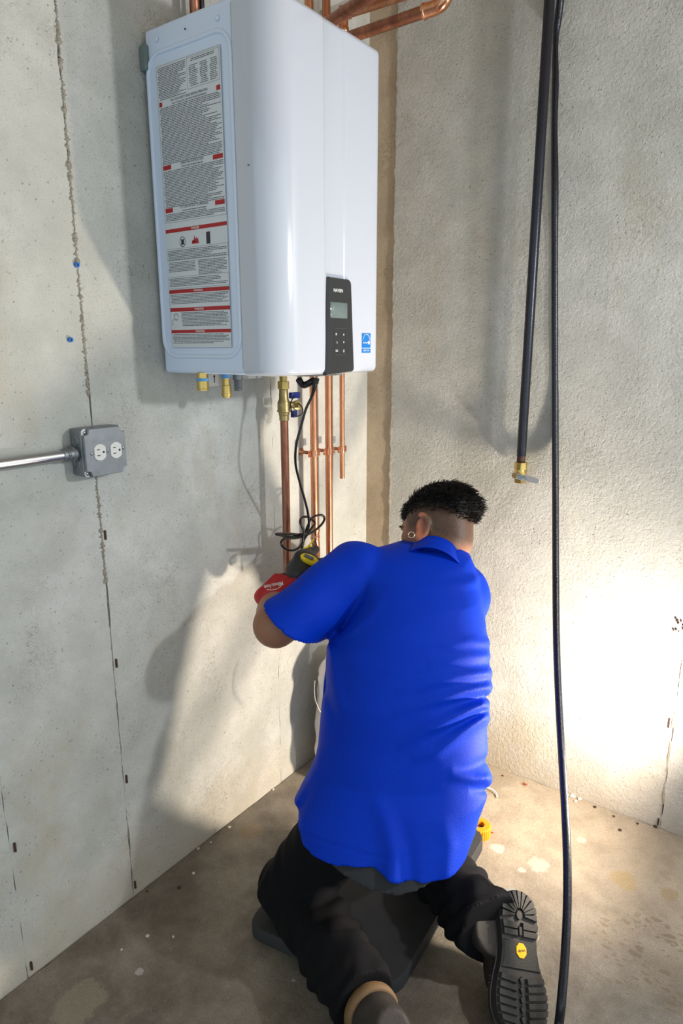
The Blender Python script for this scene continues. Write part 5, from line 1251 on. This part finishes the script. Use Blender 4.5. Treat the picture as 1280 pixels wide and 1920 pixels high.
leg(knL, anL, .080, .070, .02, 2.0, .0062, 62, cutpl=float(np.linalg.norm(anL-knL))-0.012)
leg(knR, anR, .064, .078, .02, 3.1, .0075, 66, cutpl=float(np.linalg.norm(anR-knR))-0.002)
T.apply(lambda X, Y, Z: Z-(MZ-0.001), (0.2, -1.22, 0), (.70, -.36, .05), 0.001, 'cut')
T.apply(lambda X, Y, Z: Z-0.004, (0.2, -1.22, 0), (.98, -.36, .01), 0.001, 'cut')
tm, _ = T.mesh('trousers', 1)
MAT['trousers'] = simple('black_trousers', rgb(12, 13, 18), 0.9, var=0.3, scale=30, bump=0.0004, Specular_IOR_Level=0.2)
trs = link('trousers', tm, person, MAT['trousers'])
# dark undershirt showing under the hem
U = Field((0.35, -1.18, 0.20), (0.92, -0.60, 0.62), 0.0045)
def under(X, Y, Z):
    cx2 = np.interp(Z, zc, cx_).astype(np.float32); cy2 = np.interp(Z, zc, cy_).astype(np.float32); a = np.interp(Z, zc, hw_).astype(np.float32)*0.93; b = np.interp(Z, zc, hb_).astype(np.float32)-0.008
    x, y = X-cx2, Y-cy2; u = x*LAT[0]+y*LAT[1]; v = x*BK[0]+y*BK[1]
    d = (((np.abs(u)/a)**2.35+(np.abs(v)/b)**2.35)**(1/2.35)-1)*np.minimum(a, b)*.93
    uu = (X*LAT[0]+Y*LAT[1]); q = np.interp(uu, HU, HZ).astype(np.float32)
    u0 = float(np.dot(px(745, 1660, 1.40), LAT)); lowz = float(px(745, 1677, 1.385)[2])+0.9*np.abs(uu-u0)**1.6
    d = np.maximum(d, lowz-Z); return np.maximum(d, Z-(q+0.03))
U.apply(under, (0.35, -1.18, 0.2), (0.92, -.6, .62), 0)
um, _ = U.mesh('undershirt', 1)
MAT['under'] = simple('charcoal_tee', rgb(44, 46, 50), 0.9, var=0.25, scale=60, bump=0.0003)
if len(um.vertices): link('undershirt', um, person, MAT['under'])

# ---- gloves
def glove(name, wrist, palm, d_, n_, side, el, label):
    lo = np.minimum(wrist, palm)-0.14; G = Field(lo, np.maximum(wrist, palm)+0.14, 0.0028)
    hand(G, wrist, palm, d_, n_, 0.75, 1.08, side); wd = nrm(el-wrist)
    G.cap(wrist+wd*0.004, wrist+wd*0.034, .0345, .0375, .008)
    def pl(X, Y, Z): q = wrist+wd*0.030; return -((X-q[0])*wd[0]+(Y-q[1])*wd[1]+(Z-q[2])*wd[2])
    G.apply(pl, wrist-0.1, wrist+0.12, 0.001, 'cut')
    gm, _ = G.mesh(name, 1)
    co = np.empty(len(gm.vertices)*3, np.float32); gm.vertices.foreach_get('co', co); co = co.reshape(-1, 3)
    t_ = (co-palm)@nrm(d_); s_ = (co-palm)@nrm(n_-nrm(d_)*np.dot(n_, nrm(d_)))
    at = gm.attributes.new('rubber', 'FLOAT', 'POINT'); at.data.foreach_set('value', ((t_ > 0.050) | (s_ < -0.012)).astype(np.float32))
    g = link(name, gm, person, MAT['glove']); g['label'] = label
    X, Y, Z = frame(wd); bm = bmesh.new(); q = wrist+wd*0.031
    add_tube(bm, [q+(X*math.cos(a)+Y*math.sin(a))*0.0365 for a in np.linspace(0, 2*PI, 33)], 0.0042, 10, caps=False); from_bm('cuff_band', bm, MAT['cuff'], g)
    return g
t = NT('glove_knit'); a1 = t.n('ShaderNodeAttribute'); a1.attribute_name = 'rubber'
t.color(t.mix(a1.outputs['Fac'], t.mix(t.noise(200, 3), rgb(176, 14, 26), rgb(196, 24, 34)), rgb(26, 26, 30))); t.bump(t.voro(500), 0.0005); MAT['glove'] = t.set(Roughness=0.65)
MAT['cuff'] = simple('cuff_band', rgb(196, 158, 128), 0.7, var=0.1)
gL = glove('glove', wrL, haL, dL, nL, 1, elL, 'red knit glove with black rubber fingers'); gR = glove('glove', wrR, haR, dR, nR, 1, elR, 'red knit glove with black rubber fingers')
# logo on the back of the left glove: word under a jagged arc
gx_ = nrm(CR*0.95+CU*0.22); gn = nrm(CAM-haL); gx_ = nrm(gx_-gn*np.dot(gx_, gn)); gy_ = np.cross(gn, gx_)
gc = px(513, 1097, 1.76)
def drape(me_, target, n):
    from mathutils.bvhtree import BVHTree
    tv = [v.co.copy() for v in target.data.vertices]; tp = [tuple(p.vertices) for p in target.data.polygons]; bv = BVHTree.FromPolygons(tv, tp)
    for v in me_.vertices:
        h = bv.ray_cast(Vector(tuple(np.array(v.co)+n*0.10)), Vector(tuple(-n)))
        if h[0] is not None: v.co = h[0]+Vector(tuple(n*0.0007))
def subdiv(me_, cuts):
    b = bmesh.new(); b.from_mesh(me_); bmesh.ops.triangulate(b, faces=b.faces[:])
    for _ in range(cuts): bmesh.ops.subdivide_edges(b, edges=[e for e in b.edges if e.calc_length() > 0.003], cuts=1); bmesh.ops.triangulate(b, faces=b.faces[:])
    b.to_mesh(me_); b.free()
lg = text_mesh('glove_logo', 'Milwaukee', 0.0145, gc, -gx_, -gy_, MAT['print_white'], gL, xscale=.8)
bm = bmesh.new(); P = [(-.020, -.008), (-.008, -.012), (.004, -.0125), (.014, -.010), (.022, -.004)]
for (a, b), (c, d) in zip(P[:-1], P[1:]):
    v = [bm.verts.new(gc+gx_*q[0]+gy_*q[1]) for q in ((a, b), (c, d), (c, d+.0018), (a, b+.0018))]; bm.faces.new(v)
sw = from_bm('glove_swoosh', bm, MAT['print_white'], gL, smooth=False)
for q in (lg, sw): subdiv(q.data, 2); drape(q.data, gL, gn)

# ---- boots
MAT['boot'] = simple('dark_boot_leather', rgb(42, 37, 34), 0.65, var=0.35, scale=40, bump=0.0006)
MAT['sole'] = simple('lug_sole_rubber', rgb(36, 35, 34), 0.62, var=0.3, scale=60, bump=0.0005)
MAT['welt'] = simple('welt_rubber', rgb(40, 38, 38), 0.55, var=0.2)
MAT['collar_tan'] = simple('tan_boot_collar', rgb(116, 90, 60), 0.7, var=0.15, bump=0.0003)
MAT['stitch'] = simple('boot_stitch', rgb(140, 122, 98), 0.7)
MAT['badge'] = simple('yellow_badge', rgb(240, 178, 14), 0.45, var=0.03)
def sole_w(t):   # half width (inner, outer) along the sole, t 0 heel .. 1 toe
    T_ = [0, .02, .06, .12, .22, .32, .42, .52, .62, .72, .82, .90, .96, .99, 1.0]
    W_ = [0, .017, .030, .0375, .0385, .0355, .0345, .038, .045, .050, .0495, .043, .029, .015, 0]
    return float(np.interp(t, T_, W_))
def boot(E0, Ex, En, L, W, full, label, ank, name='boot'):
    """E0: heel end of the sole face; Ex: heel-to-toe; En: outward sole normal."""
    Ex = nrm(Ex); En = nrm(En-Ex*np.dot(En, Ex)); Ey = np.cross(En, Ex)
    def Q(x, y, z): return E0+Ex*x*L+Ey*y*W-En*z
    lo = E0-0.32; G = Field(np.minimum(E0, E0+Ex*L)-0.18, np.maximum(E0, E0+Ex*L)+0.18, 0.0040)
    if full: G.cap(Q(.16, 0, .062), Q(.34, 0, .064), .044, .046, .02); G.cap(Q(.34, 0, .064), Q(.60, 0, .058), .048, .044, .02); G.cap(Q(.60, 0, .050), Q(.86, 0, .045), .041, .034, .02, sq=(En, 1.12))
    G.cap(Q(.60, .012/W, .048), Q(.80, .010/W, .045), .038, .034, .02)
    G.cap(Q(.20, 0, .07) if full else Q(.4, 0, .05), ank, .040, .046 if not full else .050, .025)
    if not full: G.ell(ank+nrm(ank-Q(.2, 0, .07))*-0.005+Ex*0.012, (Ex, Ey, En), (.050, .044, .044), .02)
    if not full: G.cap(ank, ank+(anL-ank)*0.5, .048, .050, .01)
    G.apply(lambda X, Y, Z: ((X-E0[0])*En[0]+(Y-E0[1])*En[1]+(Z-E0[2])*En[2])*-1-0.022, E0-0.5, E0+0.5, 0.002, 'cut')
    bmh, _ = G.mesh(name, 1); bo = link(name, bmh, person, MAT['boot']); bo['label'] = label
    n = 64; out = []
    ts = [0.5-0.5*math.cos(PI*k/n) for k in range(n+1)]
    up = [(t, sole_w(t)*1.06) for t in ts]; dn = [(t, -sole_w(t)) for t in reversed(ts[1:-1])]
    poly = [(t*L, w_/0.1*W) for t, w_ in up]; poly = [(t*L, w_/0.1*W) for t, w_ in dn[::-1]][::1]
    poly = [(t*L, -sole_w(t)*W/0.1) for t in ts]+[(t*L, sole_w(t)*1.06*W/0.1) for t in reversed(ts[1:-1])]
    bm = bmesh.new(); rings = []
    cenx = L*0.5
    for (z, s, off) in ((.030, .97, 0), (.029, 1.035, 0), (.022, 1.04, 0), (.021, 1.0, 0), (.007, .99, 0), (.006, .985, 0)):
        rings.append([bm.verts.new(E0+Ex*(cenx+(p[0]-cenx)*s)+Ey*p[1]*s-En*z) for p in poly])
    m = len(poly)
    for a, b in zip(rings[:-1], rings[1:]):
        for k in range(m): bm.faces.new((a[k], a[(k+1) % m], b[(k+1) % m], b[k]))
    bm.faces.new(rings[0]); bm.faces.new(list(reversed(rings[-1])))
    bmesh.ops.recalc_face_normals(bm, faces=bm.faces[:])
    so = from_bm('midsole', bm, MAT['welt'], bo, angle=.6)
    def lug(P2, h=0.0075, z0=0.0065, mat='sole', nm='lug'):
        b = bmesh.new(); A = sum(P2[i][0]*P2[(i+1) % len(P2)][1]-P2[(i+1) % len(P2)][0]*P2[i][1] for i in range(len(P2)))
        if A < 0: P2 = P2[::-1]
        c = np.mean(np.array(P2), 0); r0 = [b.verts.new(E0+Ex*p[0]+Ey*p[1]-En*z0) for p in P2]
        r1 = [b.verts.new(E0+Ex*(c[0]+(p[0]-c[0])*.90)+Ey*(c[1]+(p[1]-c[1])*.90)-En*(z0-h)) for p in P2]
        m_ = len(P2)
        for k in range(m_): b.faces.new((r0[k], r0[(k+1) % m_], r1[(k+1) % m_], r1[k]))
        b.faces.new(r1); bmesh.ops.recalc_face_normals(b, faces=b.faces[:])
        return from_bm(nm, b, MAT[mat], bo, smooth=False)
    def wpt(t, s): w_ = sole_w(t)*W/0.1*(1.06 if s > 0 else 1.0)*0.97; return (t*L, s*w_)
    # heel: radial lugs round a hub
    hx, hy = 0.185*L, 0.0; 
    def heel_pt(a):
        # ray from hub at angle a (0 = towards heel end) to the outline
        dx, dy = -math.cos(a), math.sin(a); r = 0.0
        while r < 0.09:
            r += 0.0008; t = (hx+dx*r)/L
            if t <= 0.004 or abs(hy+dy*r) > sole_w(t)*W/0.1*0.97: break
        return (hx+dx*r, hy+dy*r)
    N = 11; 
    for k in range(N):
        a0 = -1.75+3.5*k/N+0.035; a1 = -1.75+3.5*(k+1)/N-0.035; ri = 0.012
        if a1-a0 < 0: continue
        P2 = [(hx-math.cos(a0)*ri, hy+math.sin(a0)*ri), heel_pt(a0), heel_pt((a0+a1)/2), heel_pt(a1), (hx-math.cos(a1)*ri, hy+math.sin(a1)*ri)]
        lug(P2)
    lug([(hx+0.0095*math.cos(a), hy+0.0095*math.sin(a)) for a in np.linspace(0, 2*PI, 13)[:-1]], 0.006)
    for s in (-1, 1):
        for t0, t1 in ((0.235, 0.285), (0.292, 0.335)): lug([(t0*L, s*0.006), wpt(t0, s), wpt(t1, s), (t1*L, s*0.006)])
    lug([(0.265*L, -0.004), (0.33*L, -0.004), (0.33*L, 0.004), (0.265*L, 0.004)])
    # smooth shank
    P2 = [wpt(t, 1) for t in np.linspace(.365, .565, 7)]+[wpt(t, -1) for t in np.linspace(.565, .365, 7)]; lug(P2, 0.0035, nm='shank')
    # forefoot bars
    for s in (-1, 1):
        for k in range(7):
            t0 = .595+.052*k; t1 = t0+.038
            if t1 > .965: break
            lug([(t0*L+.006, s*0.011), wpt(t0, s), wpt(t1, s), (t1*L+.006, s*0.013)])
    for k in range(5):
        c = (.63+.062*k)*L; lug([(c-.007, 0), (c-.002, .0065), (c+.007, .003), (c+.007, -.003), (c-.002, -.0065)], 0.006)
    P2 = [wpt(.955, 1), wpt(.985, 1), (L*.993, 0), wpt(.985, -1), wpt(.955, -1)]; lug(P2)
    # badge
    bc = E0+Ex*L*0.432+Ey*0.002-En*0.0028
    b = bmesh.new(); add_prism(b, [(0.0150*math.cos(a), 0.0150*math.sin(a)) for a in np.linspace(PI/8, 2*PI+PI/8, 9)[:-1]], bc, Ex, Ey, En, 0.0014, 0.0004); bd = from_bm('badge', b, MAT['badge'], bo, smooth=False); bd['label'] = 'yellow octagonal badge'
    tdir = nrm(Ey*0.93-Ex*0.2); ty = np.cross(En, tdir)
    if np.dot(ty, CU) < 0: tdir, ty = -tdir, -ty
    tx = text_mesh('badge_text', 'vibram', 0.0078, bc+En*0.0017, tdir, ty, MAT['ink_dark'], bo)
    # welt stitch line and seam on the upper
    b = bmesh.new()
    for k in range(2, n-2, 1):
        t = ts[k]
        if k % 2: add_tube(b, [E0+Ex*(t*L)-Ey*sole_w(t)*W/0.1*1.035-En*0.0292, E0+Ex*((t+.006)*L)-Ey*sole_w(t)*W/0.1*1.035-En*0.0292], 0.0007, 5)
    from_bm('welt_stitching', b, MAT['stitch'], bo)['kind'] = 'stuff'
    return bo, Ex, Ey, En
camd = nrm(CAM-anR)
E0r = px(972, 1668, 1.545); E1r = px(984, 1950, 1.385)
exr = nrm(E1r-E0r); Lr = float(np.linalg.norm(E1r-E0r))
nr_ = nrm(camd*0.86+LAT*0.62)
bR, bx_, by_, bn_ = boot(E0r, exr, nr_, min(0.325, Lr), 0.136, True, 'dark leather work boot showing its lugged sole and yellow badge', anR)
E0l = fl(770, 1950, 0.135); exl = nrm(V(0.50, -0.62, -0.42))
bL, *_ = boot(E0l, exl, nrm(V(0.45, -0.10, 0.85)), 0.28, 0.100, False, 'dark leather work boot with a tan collar cropped at the bottom', fl(724, 1938, 0.100))
# tan padded collar on the left boot
bm = bmesh.new(); qa = anL+nrm(anL-knL)*0.016; axl = nrm(nrm(anL-knL)*0.8+nrm(CAM-anL)*0.45); X, Y, Z = frame(axl)
add_lathe(bm, qa-axl*0.012, axl, [(0, .048), (0.002, .054), (.008, .057), (.018, .057), (.023, .055), (.026, .052), (.026, .046), (.022, .020), (.022, .0005)], 36, xhint=None); from_bm('boot_collar', bm, MAT['collar_tan'], bL)

# ================================================================ the power tool held against the fitting
tool = thing('press_tool', TG, 'black and yellow power tool held in the gloves at the copper fitting', 'power tool')
a = px(548, 1092, 1.780); b = px(585, 1052, 1.800)
K = Field(TG-0.14, TG+0.14, 0.003)
ax = nrm(b-a); 
K.cap(px(556, 1120, 1.800), px(562, 1075, 1.800), .030, .036, .012)
K.cap(px(562, 1075, 1.800), px(574, 1058, 1.810), .037, .036, .012)
K.cap(px(548, 1062, 1.810), px(545, 1084, 1.810), .014, .016, .01)
K.cap(px(604, 1052, 1.810), px(596, 1070, 1.810), .010, .012, .008)
K.cap(px(566, 1046, 1.810), px(590, 1030, 1.860), .022, .013, .01)
km, _ = K.mesh('tool_housing', 1); link('tool_housing', km, tool, MAT['charcoal'])
# yellow end cap with a dark latch
cN = nrm((CAM-TG)*0.55+EZ*0.8+CR*0.1); cX = nrm(px(592, 1057, 1.780)-px(566, 1041, 1.780)); cX = nrm(cX-cN*np.dot(cX, cN)); cY = np.cross(cN, cX)
cc = px(580, 1049, 1.775)
bm = bmesh.new(); add_prism(bm, [(0.026*math.cos(t_), 0.0135*math.sin(t_)) for t_ in np.linspace(0, 2*PI, 33)[:-1]], cc-cN*0.004, cX, cY, cN, 0.009, 0.003); from_bm('end_cap', bm, MAT['yellow'], tool, smooth=False)['label'] = 'yellow end cap'
bm = bmesh.new(); add_box(bm, cc+cN*0.006-cX*0.003+cY*0.002, (0.026, 0.0085, 0.007), axes=(cX, cY, cN), bevel=0.0015); from_bm('latch', bm, MAT['grey_dark'], tool)
# yellow jaw reaching up to the fitting
j0, j1 = px(570, 1036, 1.820), px(590, 1020, 1.860); jx = nrm(j1-j0); jn = nrm(CAM-j0); jn = nrm(jn-jx*np.dot(jn, jx)); jy = np.cross(jn, jx)
bm = bmesh.new(); add_prism(bm, [(-.004, -.010), (.014, -.012), (.030, -.010), (.036, -.002), (.032, .005), (.022, .002), (.018, .008), (.006, .011), (-.004, .009)], j0-jn*0.006, jx, jy, jn, 0.012, 0.002); from_bm('jaw', bm, MAT['yellow'], tool, smooth=False)['label'] = 'yellow jaw'
bm = bmesh.new(); add_tube(bm, catmull([j0+jx*.016+jy*.006, px(583, 1018, 1.855), px(588, 1010, 1.865)], 5), 0.0022, 8); from_bm('jaw_spring', bm, MAT['yellow'], tool)
bm = bmesh.new(); add_lathe(bm, j0+jx*0.006+jn*0.0065, jn, [(0, .0045), (.002, .0045), (.003, .003)], 16); from_bm('jaw_pin', bm, MAT['ink_dark'], tool)
